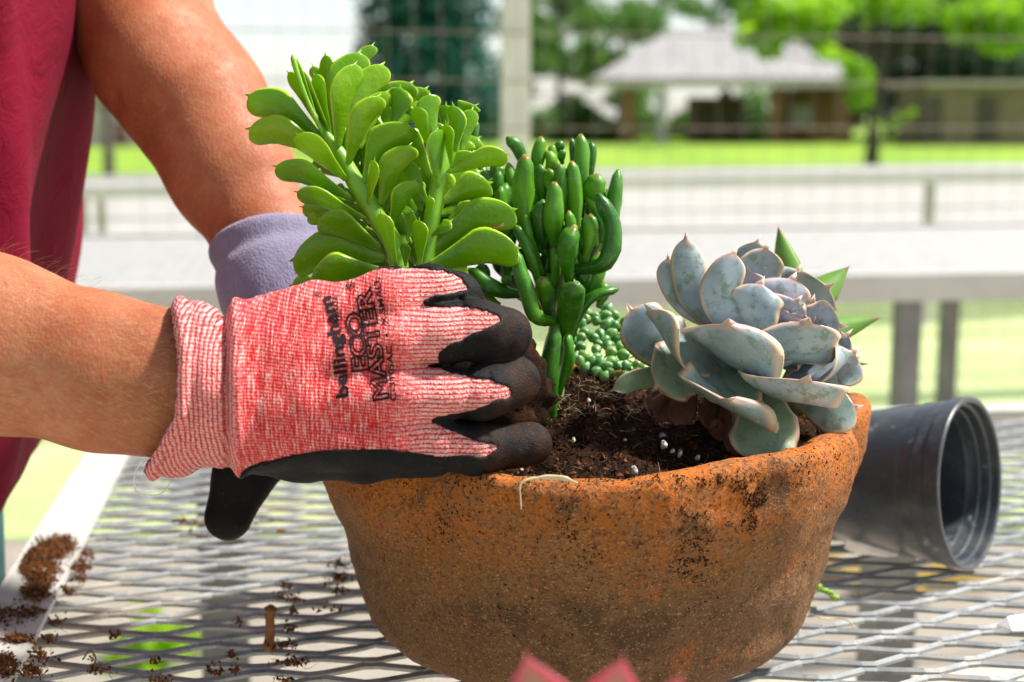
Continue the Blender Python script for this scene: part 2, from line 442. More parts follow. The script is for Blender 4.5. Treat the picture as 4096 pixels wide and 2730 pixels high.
# dark conifer behind the post
cl = [(RNG.uniform(-.3, .3), RNG.uniform(-.3, .3), z, 2.75 - z*.12, 2.3 - z*.12, .75) for z in np.arange(.7, 11, .55)]
tree('conifer_tree', 'tall dark blue green conifer behind the pale fence post', 'tree', W(1735, 44), 11.5, cl, 26000, .13, M_TEAL, .22, limbs=False)
# airy light green trees between post and shelter
for (px, d, h, nb, seed, mat, nl, lab) in (
        (2240, 62, 8.5, 12, 3, M_MID, 5200, 'airy light green tree just beside the pale fence post'),
        (2480, 72, 9.0, 11, 4, M_MID, 4200, 'sparse tree with bright sky gaps over the shelter roof end'),
        (2900, 85, 11, 10, 6, M_MID, 3600, 'thin tree rising behind the top of the shelter roof')):
    tree('deciduous_tree', lab, 'tree', W(px, d), h*.8, blob(nb*2, 3.4, h*.36, h*.42, 1.0, seed), int(nl*2.4), .15, mat, .16)
# lawn tree on the right with low bright boughs
q = W(3490, 26.5)
def off(px, py, d): p = P(px, py, d); return (p[0]-q[0], p[1]-q[1], p[2])
cl = [(*off(3060, 60, 25.5), .55, .7, .32), (*off(3130, 130, 25), .4, .4, .22), (*off(3010, 150, 25), .34, .4, .22), (*off(3080, 210, 25), .22, .3, .14), (*off(3340, 190, 25), .42, .4, .24), (*off(3420, 290, 25.3), .26, .3, .26), (*off(3290, 110, 25), .5, .5, .25), (*off(3380, 190, 25), .3, .3, .25), (*off(3870, 130, 25), .4, .4, .22), (*off(4000, 180, 25), .35, .4, .2), (*off(3480, 260, 25.6), .3, .3, .3), (*off(3620, 400, 25.6), .28, .3, .3), (*off(3230, 40, 25), .7, .8, .35), (*off(3420, 30, 26), .8, .8, .42), (*off(3640, 20, 25.5), .7, .8, .36),
      (*off(3900, 70, 25), .65, .6, .38), (*off(4080, 90, 25), .6, .7, .5), (*off(3300, 150, 25.3), .3, .4, .2), (*off(3380, 210, 25.6), .25, .3, .14),
      (*off(3500, 330, 26), .3, .3, .45), (*off(3560, 440, 26.2), .34, .3, .42), (*off(3430, 400, 26), .15, .2, .25), (*off(3000, 110, 26), .3, .3, .25),
      (*off(3720, 330, 26.2), .4, .4, .2), (*off(2700, -140, 26), 1.0, .8, .5), (*off(4300, -60, 26), 1.2, 1, .9), (*off(3500, -250, 27), 2.2, 1.6, .8), (*off(4000, -200, 26), 1.5, 1.3, .8), (*off(3000, -200, 26), 1.3, 1.3, .6)]
tree('broadleaf_tree', 'bright lime leaved tree with dark trunk before the shelter end', 'tree', q, 4.0, cl, 25000, .095, M_LIME, .12)
# tree on the left, seen between shirt and arm
q = W(425, 22.5)
cl = [(*off(330, 160, 22), .6, .6, .45), (*off(300, 380, 22.3), .26, .3, .22), (*off(430, -100, 22), 1.2, 1, .7), (*off(200, 200, 22), .5, .5, .4), (*off(480, 240, 22.6), .35, .35, .25), (*off(0, 0, 22), 1.0, .9, .6)]
tree('broadleaf_tree', 'shady dark leaved tree seen between the red shirt and the raised arm', 'tree', q, 3.6, cl, 6500, .075, M_DARK, .085)
# dark trees behind the shelter's right side
for (px, d, seed, lab) in ((3720, 64, 21, 'dark tree behind the lime tree, beside the brown shed'), (4050, 60, 22, 'dark tree at the far corner behind the brown shed'),
                           (3400, 74, 23, 'dark tree looming behind the end of the shelter roof'), (4420, 62, 24, 'dark tree past the brown shed'), (3880, 70, 25, 'dark tree between lime tree and shed roof'), (3560, 60, 26, 'dark tree directly behind the lime tree trunk')):
    tree('deciduous_tree', lab, 'tree', W(px, d), 7, blob(30, 3.4, 3.0, 4.0, 1.3, seed), 15000, .17, M_DARK, .2)
for (px, d, seed, lab) in ((150, 60, 31, 'dark tree behind the pale pink house'), (-300, 55, 32, 'dark tree outside the pink house end')):
    tree('deciduous_tree', lab, 'tree', W(px, d), 7, blob(14, 2.6, 2.4, 4.6, 1.3, seed), 5500, .2, M_DARK, .2)
# hedge of bushes along the far lawn edge
BUSHL = ['green bush next to the pale fence post, on the shelter side', 'green bush midway between fence post and shelter', 'green bush touching the first brick pier of the shelter', 'green bush seen between brick pier and grey shelter column', 'green bush under the middle of the shelter roof', 'green bush right behind the shelter centre', 'green bush beside the brown shelter wall', 'low bush at the outer foot of the dark conifer, towards the raised arm', 'low bush in front of the dark conifer', 'low bush hidden behind the pale fence post', 'low bush peeking out just past the fence post']
hb = [(2180, 58), (2330, 60), (2420, 58), (2560, 66), (2750, 66), (2900, 64), (3010, 64), (1450, 58), (1580, 60), (1950, 59), (2080, 62)]
for i, (px, d) in enumerate(hb):
    x, y = W(px, d); o = thing('bush', BUSHL[i], 'bush', (x, y, 0), 'bushes along the far lawn edge')
    n = 900; d3 = RNG.normal(size=(n, 3)); d3 /= np.linalg.norm(d3, axis=1)[:, None]; d3[:, 2] = abs(d3[:, 2])
    pos = np.array([x, y, .02]) + d3 * (RNG.random(n)**.4)[:, None] * np.array([1.1, 1.1, 1.3 + .4*math.sin(i*2.3)])
    a = RNG.normal(size=(n, 3))*.11; b_ = RNG.normal(size=(n, 3))*.09
    mk('crown', np.stack([pos-a, pos+b_, pos+a, pos-b_], 1).reshape(-1, 3), np.arange(4*n).reshape(-1, 4), M_MID, o, False, np.repeat(RNG.random((n, 1)), 4, 0)*[1, 0, 0])

# ------------------------------------------------------------------ picnic shelter
M_ROOF = noisy('metal_roof', (.28, .27, .265), (.35, .34, .335), 1.2, .45)
M_FASC = noisy('roof_fascia', (.40, .38, .33), (.48, .46, .41), 3, .6)
M_BRICK = noisy('shelter_brick', (.17, .085, .045), (.24, .13, .07), 6, .85)
M_GREYP = noisy('grey_paint', (.34, .33, .38), (.42, .41, .46), 4, .6)
M_PINK = noisy('pale_pink_siding', (.46, .36, .38), (.54, .43, .45), 1.5, .8)
M_MAROON = noisy('maroon_door', (.16, .025, .04), (.2, .035, .05), 3, .6)
M_BROWN = noisy('brown_siding', (.16, .12, .08), (.23, .18, .12), 3, .8)
DS = 53.0
def at(px, py, d=DS): return P(px, py, d)
def sx(px, d=DS): return P(px, 460, d)[0]
sh = thing('picnic_shelter', 'open picnic shelter with pale grey hip roof on brick piers', 'shelter', (sx(2900), 55, 0))
x0, x1 = sx(2370), sx(3470); y0, y1 = 52.5, 61.0; ze, zr = at(0, 318)[2], at(0, 95)[2]
rx0, rx1 = sx(2720), sx(3120); ym = (y0+y1)/2
seams = MB()
rv = [(x0,y0,ze),(x1,y0,ze),(x1,y1,ze),(x0,y1,ze),(rx0,ym,zr),(rx1,ym,zr)]
mk('roof', rv + [(a, b, c-.06) for a, b, c in rv[:4]], [(0,1,5,4),(1,2,5),(2,3,4,5),(3,0,4),(6,9,8,7)], M_ROOF, sh, False)
for k in range(24):                                  # standing seams on the front slope
    u = (k+.5)/24; xb = x0 + u*(x1-x0)
    if rx0 < xb < rx1: e = (xb, ym, zr)
    elif xb <= rx0: f_ = (xb-x0)/(rx0-x0); e = (xb, y0+(ym-y0)*f_, ze+(zr-ze)*f_)
    else: f_ = (x1-xb)/(x1-rx1); e = (xb, y0+(ym-y0)*f_, ze+(zr-ze)*f_)
    b = MB(); b.tube([np.array((xb, y0, ze+.02)), np.array(e)+np.array([0, 0, .02])], .02, 4); b.build('roof_seam', M_ROOF, sh)
b = MB(); b.box(((x0+x1)/2, y0+.06, ze-.19), (x1-x0-.1, .12, .26)); b.build('fascia', M_FASC, sh)
b = MB(); b.box((x0+.06, ym, ze-.19), (.12, y1-y0-.3, .26)); b.build('fascia', M_FASC, sh)
b = MB(); b.box((x1-.06, ym, ze-.19), (.12, y1-y0-.3, .26)); b.build('fascia', M_FASC, sh)
hz = ze - .33
for px, w_, m_, y_ in ((2508, .55, M_BRICK, 53.2), (2640, .32, M_GREYP, 53.2), (3095, .4, M_BRICK, 53.3), (3360, .6, M_BRICK, 53.2), (2560, .5, M_BRICK, 60), (3000, .5, M_BRICK, 60)):
    b = MB(); b.box((sx(px), y_, hz/2), (w_, .4, hz)); b.build('pier', m_, sh)
b = MB(); b.box((sx(3250, 57), 58, hz/2), (2.5, 3.0, hz)); b.build('wall', M_BRICK, sh)
b = MB(); b.box((sx(3180, 57), 56.46, 1.0), (.8, .06, .9)); b.build('window', M_GREYP, sh)
b = MB(); b.box((sx(2860, 59), 59.5, .9), (2.4, .2, 1.8)); b.build('wall', M_BROWN, sh)
# pink house on the left, brown shed on the right
h = thing('house', 'low pale pink house behind the lawn, seen between shirt and arm', 'house', (sx(500), 52, 0))
wz = at(0, 395, 50)[2]
b = MB(); b.box((sx(450, 50), 53, wz/2), (6.5, 6, wz)); b.build('wall', M_PINK, h)
b = MB(); b.box((sx(450, 50), 53, wz+.1), (7.1, 6.6, .2)); b.build('roof', M_GREYP, h)
b = MB(); b.box((sx(497, 50), 49.96, .42), (.32, .08, .84)); b.build('door', M_MAROON, h)
s_ = thing('shed', 'brown sided shed beyond the lime leaved tree', 'shed', (sx(4000), 50, 0))
wz = at(0, 345, 50)[2]
b = MB(); b.box((sx(4050, 50), 52, wz/2), (6.4, 4, wz)); b.build('wall', M_BROWN, s_)
b = MB(); b.box((sx(4050, 50), 52, wz+.08), (7.0, 4.8, .16)); b.build('roof', M_FASC, s_)
for px in (3700, 3925):
    b = MB(); b.box((sx(px, 50), 49.97, wz*.45), (.75, .06, wz*.75)); b.build('door', M_BARK, s_)
# ------------------------------------------------------------------ terracotta pot
PC = np.array([.0425, .790]); RIMZ = .911
t = Nt('terracotta'); z = t.xyz()[2]
big = t.noise(14, 5, .6); med = t.noise(60, 6, .65); fine = t.noise(420, 4, .7)
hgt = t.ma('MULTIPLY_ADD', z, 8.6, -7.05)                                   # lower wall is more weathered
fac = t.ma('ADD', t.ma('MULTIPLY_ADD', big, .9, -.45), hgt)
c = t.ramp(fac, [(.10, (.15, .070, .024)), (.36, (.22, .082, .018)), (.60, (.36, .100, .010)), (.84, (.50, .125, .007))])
c = t.mix(t.ramp(med, [(.44, 0), (.64, .65)]), c, (.20, .105, .046))
c = t.mix(t.ramp(t.noise(38, 5, .6, dist=.6), [(.60, 0), (.68, .4)]), c, (.44, .11, .010))
c = t.mix(t.ramp(t.noise(22, 6, .72), [(.55, 0), (.63, .75)]), c, (.075, .036, .016))
c = t.mix(t.ramp(fine, [(.50, 0), (.62, .85)]), c, (.070, .034, .015))
c = t.mix(t.ramp(t.noise(650, 3, .6, vec=t.scale(t.obj(), (1, 1, 1.4))), [(.58, 0), (.68, .6)]), c, (.44, .30, .16))
c = t.mix(t.ramp(t.noise(30, 5, .7, vec=t.scale(t.obj(), (1.4, 1.4, .7))), [(.68, 0), (.74, .85)]), c, (.30, .24, .18))
c = t.mix(t.ramp(t.noise(34, 8, .8, vec=t.scale(t.obj(), (1.3, 1.3, .55))), [(.63, 0), (.665, .95)]), c, (.035, .017, .009))
bh = t.ma('ADD', t.ma('MULTIPLY', med, .6), fine)
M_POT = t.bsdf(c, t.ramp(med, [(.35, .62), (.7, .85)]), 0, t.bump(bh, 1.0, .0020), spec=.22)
prof = [(.002, .797), (.060, .797), (.095, .800), (.112, .816), (.123, .845), (.134, .875), (.137, .900), (.1380, .9075),   # inside, from the floor up
        (.1408, .9116), (.1490, .9122), (.1528, .9100), (.1542, .9035), (.1530, .888), (.1480, .872), (.1415, .858), (.1370, .843), (.1335, .828), (.1290, .812), (.1240, .798),
        (.1165, .7885), (.106, .7838), (.090, .7817), (.040, .7815), (.002, .7815)]
pr = spline(np.array([(a, b, 0) for a, b in prof]), 130)
NA = 260; V = []
for (r, zz, _) in pr:
    a = np.arange(NA) * 2*math.pi/NA
    V.append(np.stack([r*np.cos(a), r*np.sin(a), np.full(NA, zz)], 1))
V = np.concatenate(V)
a_ = np.arctan2(V[:, 1], V[:, 0]); rr = np.hypot(V[:, 0], V[:, 1])
hi = sstep(.84, .905, V[:, 2]) * sstep(.11, .14, rr)
lob = .0022*np.sin(3*a_+.4) + .0020*np.sin(7*a_+1.1) + .0011*np.sin(13*a_+.3)
dent = -.006*np.exp(-((a_+.28)/.10)**2) + .0035*np.exp(-((a_+.05)/.14)**2) + .003*np.exp(-((a_+.48)/.06)**2) - .003*np.exp(-((a_+2.2)/.12)**2)
rough = .0016*vnoise(V, 60, 1) + .0008*vnoise(V, 160, 2) + .0004*vnoise(V, 420, 8)
k = 1 + hi*(lob + dent)/np.maximum(rr, .02) + rough*sstep(.02, .08, rr)/np.maximum(rr, .02)
V[:, 0] *= k; V[:, 1] *= k
V[:, 2] += hi*(.0024*np.sin(2*a_+2.0) + .0018*np.sin(5*a_+.2) + .0012*vnoise(V, 45, 4)) + hi*.004*np.exp(-((a_+.1)/.25)**2) - hi*.0045*np.maximum(0, vnoise(np.stack([np.cos(a_), np.sin(a_), 0*a_], 1), 9, 12)-.35) + hi*.0007*vnoise(V, 130, 14)
V[:, :2] += PC
m = len(pr); i, j = np.meshgrid(np.arange(m-1), np.arange(NA), indexing='ij')
Q = np.stack([i*NA+j, (i+1)*NA+j, (i+1)*NA+(j+1) % NA, i*NA+(j+1) % NA], -1).reshape(-1, 4)[:, ::-1]
pot = thing('terracotta_pot', 'wide weathered terracotta pot holding the succulents', 'pot', (*PC, TZ))
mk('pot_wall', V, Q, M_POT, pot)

# ------------------------------------------------------------------ soil
t = Nt('potting_soil'); a = t.attr(); n1 = t.noise(90, 5, .7); n2 = t.noise(700, 4, .7)
c = t.ramp(n1, [(.3, (.005, .003, .002)), (.55, (.020, .009, .005)), (.75, (.070, .026, .010))])
c = t.mix(t.ma('MULTIPLY', a[0], .8), c, t.ramp(a[1], [(0, (.012, .006, .004)), (.5, (.07, .026, .010)), (.85, (.19, .070, .020)), (1, (.30, .13, .045))]))
M_SOIL = t.bsdf(c, .9, 0, t.bump(n2, .8, .001), spec=.08)
t = Nt('perlite'); n1 = t.noise(420, 4, .7)
M_PERL = t.bsdf(t.ramp(n1, [(.42, (.07, .05, .035)), (.54, (.38, .35, .31)), (.70, (.68, .66, .62))]), .85, 0, t.bump(n1, .8, .001))
M_ROOT = noisy('dry_fibre', (.34, .24, .12), (.58, .46, .28), 90, .8)
def soil_z(x, y):
    dx, dy = x - PC[0], y - PC[1]; r = np.hypot(dx, dy)
    zz = .9005 + .012*(1 - np.minimum(1, (r/.135)**2))
    zz = zz + .020*np.exp(-(((x-.035)/.035)**2 + ((y-.755)/.05)**2)) + .010*np.exp(-(((x-.06)/.06)**2+((y-.82)/.06)**2)) - .010*np.exp(-(((x-.085)/.028)**2+((y-.715)/.03)**2)) + .006*np.exp(-(((x-.165)/.03)**2+((y-.76)/.05)**2))
    p = np.stack([x, y, 0*x], -1)
    return zz + .0040*vnoise(p, 45, 1) + .0034*vnoise(p, 120, 2) + .0022*vnoise(p, 300, 3)
nr, na = 150, 420; rs = np.linspace(0.001, .1395, nr); aa = np.arange(na)*2*math.pi/na
X = PC[0] + rs[:, None]*np.cos(aa); Y = PC[1] + rs[:, None]*np.sin(aa)
V = np.stack([X, Y, soil_z(X, Y)], -1).reshape(-1, 3)
i, j = np.meshgrid(np.arange(nr-1), np.arange(na), indexing='ij')
Q = np.stack([i*na+j, (i+1)*na+j, (i+1)*na+(j+1) % na, i*na+(j+1) % na], -1).reshape(-1, 4)
so_ = thing('potting_soil', 'dark crumbly potting soil filling the terracotta pot', 'soil', (*PC, .89)); so_['kind'] = 'stuff'
mk('soil_bed', V, Q, M_SOIL, so_, True, np.zeros((len(V), 3)))
OCT = np.array([(1,0,0),(-1,0,0),(0,1,0),(0,-1,0),(0,0,1),(0,0,-1)], float)
OF = np.array([(0,2,4),(2,1,4),(1,3,4),(3,0,4),(2,0,5),(1,2,5),(3,1,5),(0,3,5)])
def crumbs(name, pts, size, mat, parent=None, stretch=.5, tone=None):
    n = len(pts); pts = np.asarray(pts); size = np.broadcast_to(size, (n,))
    v = OCT[None]*RNG.uniform(.55, 1.35, (n, 6, 1)) * size[:, None, None] + RNG.normal(0, .18, (n, 6, 3))*size[:, None, None]
    A = RNG.normal(size=(n, 3)); A /= np.linalg.norm(A, axis=1)[:, None]
    v = v + stretch*RNG.uniform(0, 1.6, (n, 1, 1))*np.einsum('nij,nj->ni', v, A)[..., None]*A[:, None]
    V = (v + pts[:, None]).reshape(-1, 3); F = (OF[None] + 6*np.arange(n)[:, None, None]).reshape(-1, 3)
    tone = RNG.random(n)**1.4 if tone is None else tone
    at = np.repeat(np.stack([np.ones(n), tone, np.zeros(n)], 1), 6, 0)
    return mk(name, V, F, mat, parent, False, at)
def fibres(pts, n, ln, r, spread=1.0):
    b = MB(); pts = np.asarray(pts)
    for _ in range(n):
        p = pts[RNG.integers(len(pts))] + np.array([0, 0, r]); d = RNG.normal(size=3)*[1, 1, .45]*spread; d /= np.linalg.norm(d)
        L = ln*RNG.uniform(.5, 1.5); e = p + d*L; mid = (p+e)/2 + RNG.normal(size=3)*L*.25
        b.tube(bez(p, mid, e, 6), r*np.linspace(1, .5, 6), 4)
    return b
N = 26000; r = .138*np.sqrt(RNG.random(N)); an = RNG.uniform(0, 6.283, N)
X = PC[0]+r*np.cos(an); Y = PC[1]+r*np.sin(an); sp = np.stack([X, Y, soil_z(X, Y)], 1)
crumbs('crumbs', sp, .0007*(.3 + RNG.random(N)**3*1.8), M_SOIL, so_, .8, RNG.random(N)**2.6*.9)
fibres(sp, 260, .008, .00010).build('fibres', M_ROOT, so_, True)
fr = sp[(np.hypot(sp[:, 0]-P(2330, 1560, .73)[0], sp[:, 1]-.745) < .028)]
if len(fr): fibres(fr, 200, .008, .00012, 1).build('root_hairs', M_ROOT, so_, True)
t = Nt('moist_fibre'); M_FIB = t.bsdf(t.ramp(t.noise(150, 3), [(.3, (.03, .013, .006)), (.7, (.15, .06, .02))]), .9)
fibres(sp, 3600, .006, .00013).build('coir', M_FIB, so_, True)
# perlite grains that can be told apart
pg = [(2535, 1888, 22, 'large white perlite lump resting on the front rim of the pot'), (2648, 1745, 15, 'perlite grain just below the withered brown leaves'), (2690, 1805, 14, 'perlite grain on soil, uphill of the touching pair'), (2720, 1815, 16, 'white perlite grain, upper one of a touching pair'), (2790, 1830, 14, 'white perlite grain, lower one of a touching pair'), (2805, 1872, 19, 'perlite grain above the largest grain by the rim'), (2590, 1725, 14, 'large speckled perlite grain near the rim before the rosette'), (2610, 1730, 10, 'perlite grain tucked under the withered leaf edge'), (2295, 1762, 13, 'tiny perlite grain beside the one under the withered leaf'), (2655, 1780, 16, 'perlite grain on soil beyond the little finger of the glove'), (2310, 1682, 10, 'flat long perlite grain amid the dark soil hollow'), (2410, 1822, 10, 'greenish perlite grain on the soil mound past the glove'), (2085, 1880, 9, 'lone perlite grain in the middle of the front soil'), (2430, 1790, 7, 'perlite grain at the rim beside the little finger'), (3190, 1690, 9, 'tiny perlite grain in the centre of the soil'), (2355, 1600, 10, 'perlite grain on soil past the rosette, towards the nursery pot'), (2300, 1605, 12, 'perlite grain at the foot of the bead plant'), (2500, 1760, 7, 'perlite grain at the foot of the finger plant'), (2270, 1840, 8, 'tiny perlite grain on the dark slope below the rosette'), (2380, 1720, 7, 'tiny perlite grain close to the glove fingertip')]
for (px, py, rp, lab) in pg:
    zz = .905
    for _ in range(6):
        g = G(px, py, zz); zz = float(soil_z(np.array(g[0]), np.array(g[1]))) if np.hypot(*(g[:2]-PC)) < .137 else .9125
    g = G(px, py, zz + .0006); s = mm(rp*1.08, g[1])
    bm = bmesh.new(); bmesh.ops.create_icosphere(bm, subdivisions=2, radius=s)
    vv = np.array([v.co for v in bm.verts]); ff = [tuple(v.index for v in f.verts) for f in bm.faces]; bm.free()
    vv = vv*(.82 + .42*vnoise(vv+px, .9/s, 3) + .25*vnoise(vv+px, 2.2/s, 4))[:, None]*RNG.uniform(.75, 1.2, 3)
    o = mk('perlite_grain', vv, ff, M_PERL, None, True); o.location = tuple(g)
    tag(o, lab, 'perlite', 'perlite grains on the soil')
# dry strip of skin draped over the rim, dirt clinging to the pot
rim = [P(2085, 2040, .632), P(2082, 1990, .632), P(2080, 1945, .633), P(2110, 1920, .634), P(2180, 1910, .636), P(2260, 1915, .634), P(2310, 1935, .633)]
v, f, u = tube(spline(rim, 22), np.array([.0006]*6+[.0012]*8+[.0022]*5+[.001]*3), 7, .5)
tag(mk('dry_root', v, f, M_ROOT), 'pale dry root strip draped over the pot rim', 'root')
def potwall(px, py):                                    # a point on the outer wall of the pot
    return potbvh.ray_cast(Vector(CAM), Vector(unit(ray(px, py))))[0]
pv = [o for o in pot.children][0].data
potbvh = BVHTree.FromPolygons([v.co for v in pv.vertices], [tuple(p.vertices) for p in pv.polygons])
dirt = []
for (cx, cy, sx_, sy_, n) in ((3025, 2010, 38, 45, 170), (3045, 2090, 35, 45, 200), (2990, 1950, 20, 25, 60), (2780, 2170, 40, 60, 170), (2760, 2290, 35, 70, 170), (1790, 2080, 60, 35, 80), (2310, 2110, 45, 70, 90),
                              (2440, 2290, 60, 30, 70), (2740, 2060, 30, 25, 40), (2060, 2470, 60, 40, 40), (2500, 1925, 500, 16, 420), (3300, 1850, 90, 40, 90), (2300, 2250, 600, 220, 260)):
    for _ in range(int(n*3.4)):
        h_ = potwall(cx + RNG.normal()*sx_, cy + RNG.normal()*sy_)
        if h_ and vnoise(np.array([h_]), 170, 6)[0] > -.05 + RNG.normal()*.12: dirt.append(np.array(h_))
d_ = crumbs('clinging_soil', np.array(dirt), .00027*(.4 + RNG.random(len(dirt))**2*2.0), M_SOIL, None, .8, RNG.random(len(dirt))*.55)
tag(d_, 'dark soil smears clinging to the terracotta pot wall', 'soil', kind='stuff')
# ------------------------------------------------------------------ spilled soil and scraps on the bench
def Z6(x, y): return (x*.6375, 1750 + y*.6375)
pts = []; siz = []; wh = []
spill = [(330, 720, 60, 40, 900, 1), (230, 760, 40, 30, 350, 1), (400, 690, 50, 30, 350, 1), (260, 880, 55, 35, 420, 1), (230, 980, 55, 35, 420, 1), (300, 830, 50, 30, 300, 1), (180, 830, 40, 40, 200, 1), (110, 1280, 60, 14, 200, 1), (40, 1450, 40, 40, 380, 1), (60, 1130, 90, 50, 120, 1), (200, 1110, 60, 20, 90, 1),
         (350, 1200, 30, 15, 70, 1), (550, 730, 30, 20, 150, 0), (510, 810, 45, 20, 260, 0), (500, 880, 30, 20, 160, 0), (420, 965, 30, 12, 80, 0), (360, 1160, 30, 20, 110, 0), (310, 1260, 30, 16, 110, 0), (255, 1360, 45, 24, 150, 0), (200, 1470, 60, 24, 240, 0),
         (1130, 525, 30, 8, 80, 0), (1250, 545, 40, 7, 70, 0), (1280, 615, 60, 7, 60, 0), (720, 1240, 25, 12, 60, 0), (620, 1465, 70, 8, 130, 0), (580, 1400, 14, 20, 20, 0), (970, 1408, 20, 8, 40, 0), (1000, 1520, 50, 8, 90, 0), (1370, 1465, 35, 8, 70, 0), (1480, 1460, 22, 8, 50, 0), (1780, 1300, 60, 10, 130, 0),
         (1460, 1355, 25, 8, 40, 0), (1840, 1410, 80, 9, 120, 0), (1780, 1520, 40, 8, 50, 0), (1790, 928, 25, 6, 60, 0), (1770, 1003, 35, 7, 90, 0), (1850, 1020, 30, 7, 60, 0), (2130, 800, 55, 9, 150, 0), (2130, 880, 55, 9, 130, 0), (2130, 965, 50, 9, 110, 0), (1770, 590, 30, 6, 40, 0), (1700, 520, 70, 6, 60, 0), (1840, 1085, 18, 12, 50, 0), (1500, 1150, 20, 8, 40, 0), (1840, 1195, 50, 8, 70, 0), (2100, 1080, 80, 8, 30, 0)]
for (x, y, sx_, sy_, n, onrail) in spill:
    for _ in range(n*(3 if onrail else 1)):
        zz = TZ + (.0028 if onrail else .0005) + abs(RNG.normal())*.0022
        q = Z6(x + RNG.normal()*sx_*.75, y + RNG.normal()*sy_*.75); g = G(*q, TZ+.002); g[2] = zz
        loc = np.array([np.dot(g[:2]-BENCH_O, ex), np.dot(g[:2]-BENCH_O, ey)])
        if onrail and not (.001 < loc[0] < .036): continue
        if onrail: g[2] = TZ + .003 + abs(RNG.normal())*.0014
        pts.append(g); siz.append(.00042*(.45 + RNG.random()**3*2.4))
pts = np.array(pts)
cs = crumbs('spilled_soil', pts, np.array(siz), M_SOIL, None, .8, RNG.random(len(pts))*.6 + .4)
tag(cs, 'brown soil crumbs spilled over the bench rail and mesh', 'soil', kind='stuff')
b = fibres(pts, 420, .0065, .0002, 1); fo = b.build('spilled_fibres', M_FIB, None, True); tag(fo, 'fine brown coir fibres among the spilled crumbs on the bench', 'fibres', kind='stuff')
wp = pts[RNG.integers(0, len(pts), 45)] + np.array([0, 0, .001]); wo_ = crumbs('perlite_specks', wp, .0009, M_PERL, None, .3); tag(wo_, 'tiny white perlite specks among spilled soil on the bench rail', 'perlite', kind='stuff')
g0 = G(1075, 2570, TZ); st = spline([g0 + np.array([0, 0, -.004]), g0 + np.array([.001, 0, .008]), g0 + np.array([.0012, 0, .016]), g0 + np.array([.002, 0, .0215])], 14)
v, f, u = tube(st, .0026*np.array([1.5, 1.2, 1.05, 1, .95, .95, 1, .9, 1, 1.05, 1.15, 1.35, 1.5, .9]), 9)
v = v*1 + .0007*np.stack([vnoise(v, 500, s) for s in (1, 2, 3)], 1)
M_BARKC = noisy('bark_chip', (.10, .038, .012), (.24, .10, .03), 140, .9, 0, .7, 500, .001)
tag(mk('bark_chip', v, f, M_BARKC), 'brown bark stick standing upright in the bench mesh', 'stick')
g0 = G(580*.6375, 1750+1450*.6375, TZ)
v, f, u = tube(spline([g0, g0+np.array([.002, 0, .006]), g0+np.array([-.001, 0, .010]), g0+np.array([-.005, 0, .005])], 12), .0005, 5)
tag(mk('curled_root', v, f, M_BARKC), 'thin curled brown root on the mesh near the bench corner', 'root')
def Z7(x, y): return (3000 + x*1.0397, 1100 + y*1.0397)
def lz(x, y, dz=.002): g = G(*Z7(x, y), TZ+dz); return g
v, f, u = tube(spline([lz(215, 1295), lz(245, 1310, .008), lz(290, 1322, .006), lz(340, 1320, .004), lz(385, 1335, .004), lz(400, 1360)], 20), .0004, 5)
ob = mk('dead_tendril', v, f, M_ROOT); tag(ob, 'dry curled tendril on the mesh beside the terracotta pot', 'tendril')
M_SPRIG = noisy('sprig_green', (.20, .36, .03), (.34, .5, .06), 200, .5, trans=.3)
sg = thing('green_sprig', 'small fresh green sprig lying on the mesh beside the pot', 'sprig', lz(270, 1215))
v, f, u = tube(spline([lz(225, 1205), lz(265, 1210, .006), lz(300, 1225, .005), lz(325, 1240, .003)], 12), .0009, 6); mk('stem', v, f, M_SPRIG, sg)
for (x, y, h_) in ((235, 1200, .006), (255, 1198, .007), (280, 1215, .006), (300, 1222, .006), (320, 1240, .004)):
    c_ = lz(x, y, h_); bm = bmesh.new(); bmesh.ops.create_icosphere(bm, subdivisions=2, radius=1)
    vv = np.array([v.co for v in bm.verts]); ff = [tuple(v.index for v in f.verts) for f in bm.faces]; bm.free()
    mk('leaf', c_ + vv*np.array([.0032, .002, .0017])*(1+.3*vv[:, :1]), ff, M_SPRIG, sg)
w0 = [lz(950, 1345), lz(990, 1315, .007), lz(1060, 1305, .004), lz(1110, 1330), lz(1100, 1365), lz(1010, 1368)]
wv = np.array(w0 + [p - np.array([0, 0, .0012]) for p in w0])
M_SCRAP = noisy('white_scrap', (.7, .69, .66), (.85, .84, .82), 90, .7)
ob = mk('paper_scrap', wv, [(0,1,2,3,4,5), (11,10,9,8,7,6)] + [(k, k+6, (k+1) % 6+6, (k+1) % 6) for k in range(6)], M_SCRAP, None, False); tag(ob, 'torn white scrap on the mesh in front of the tipped pot', 'scrap')
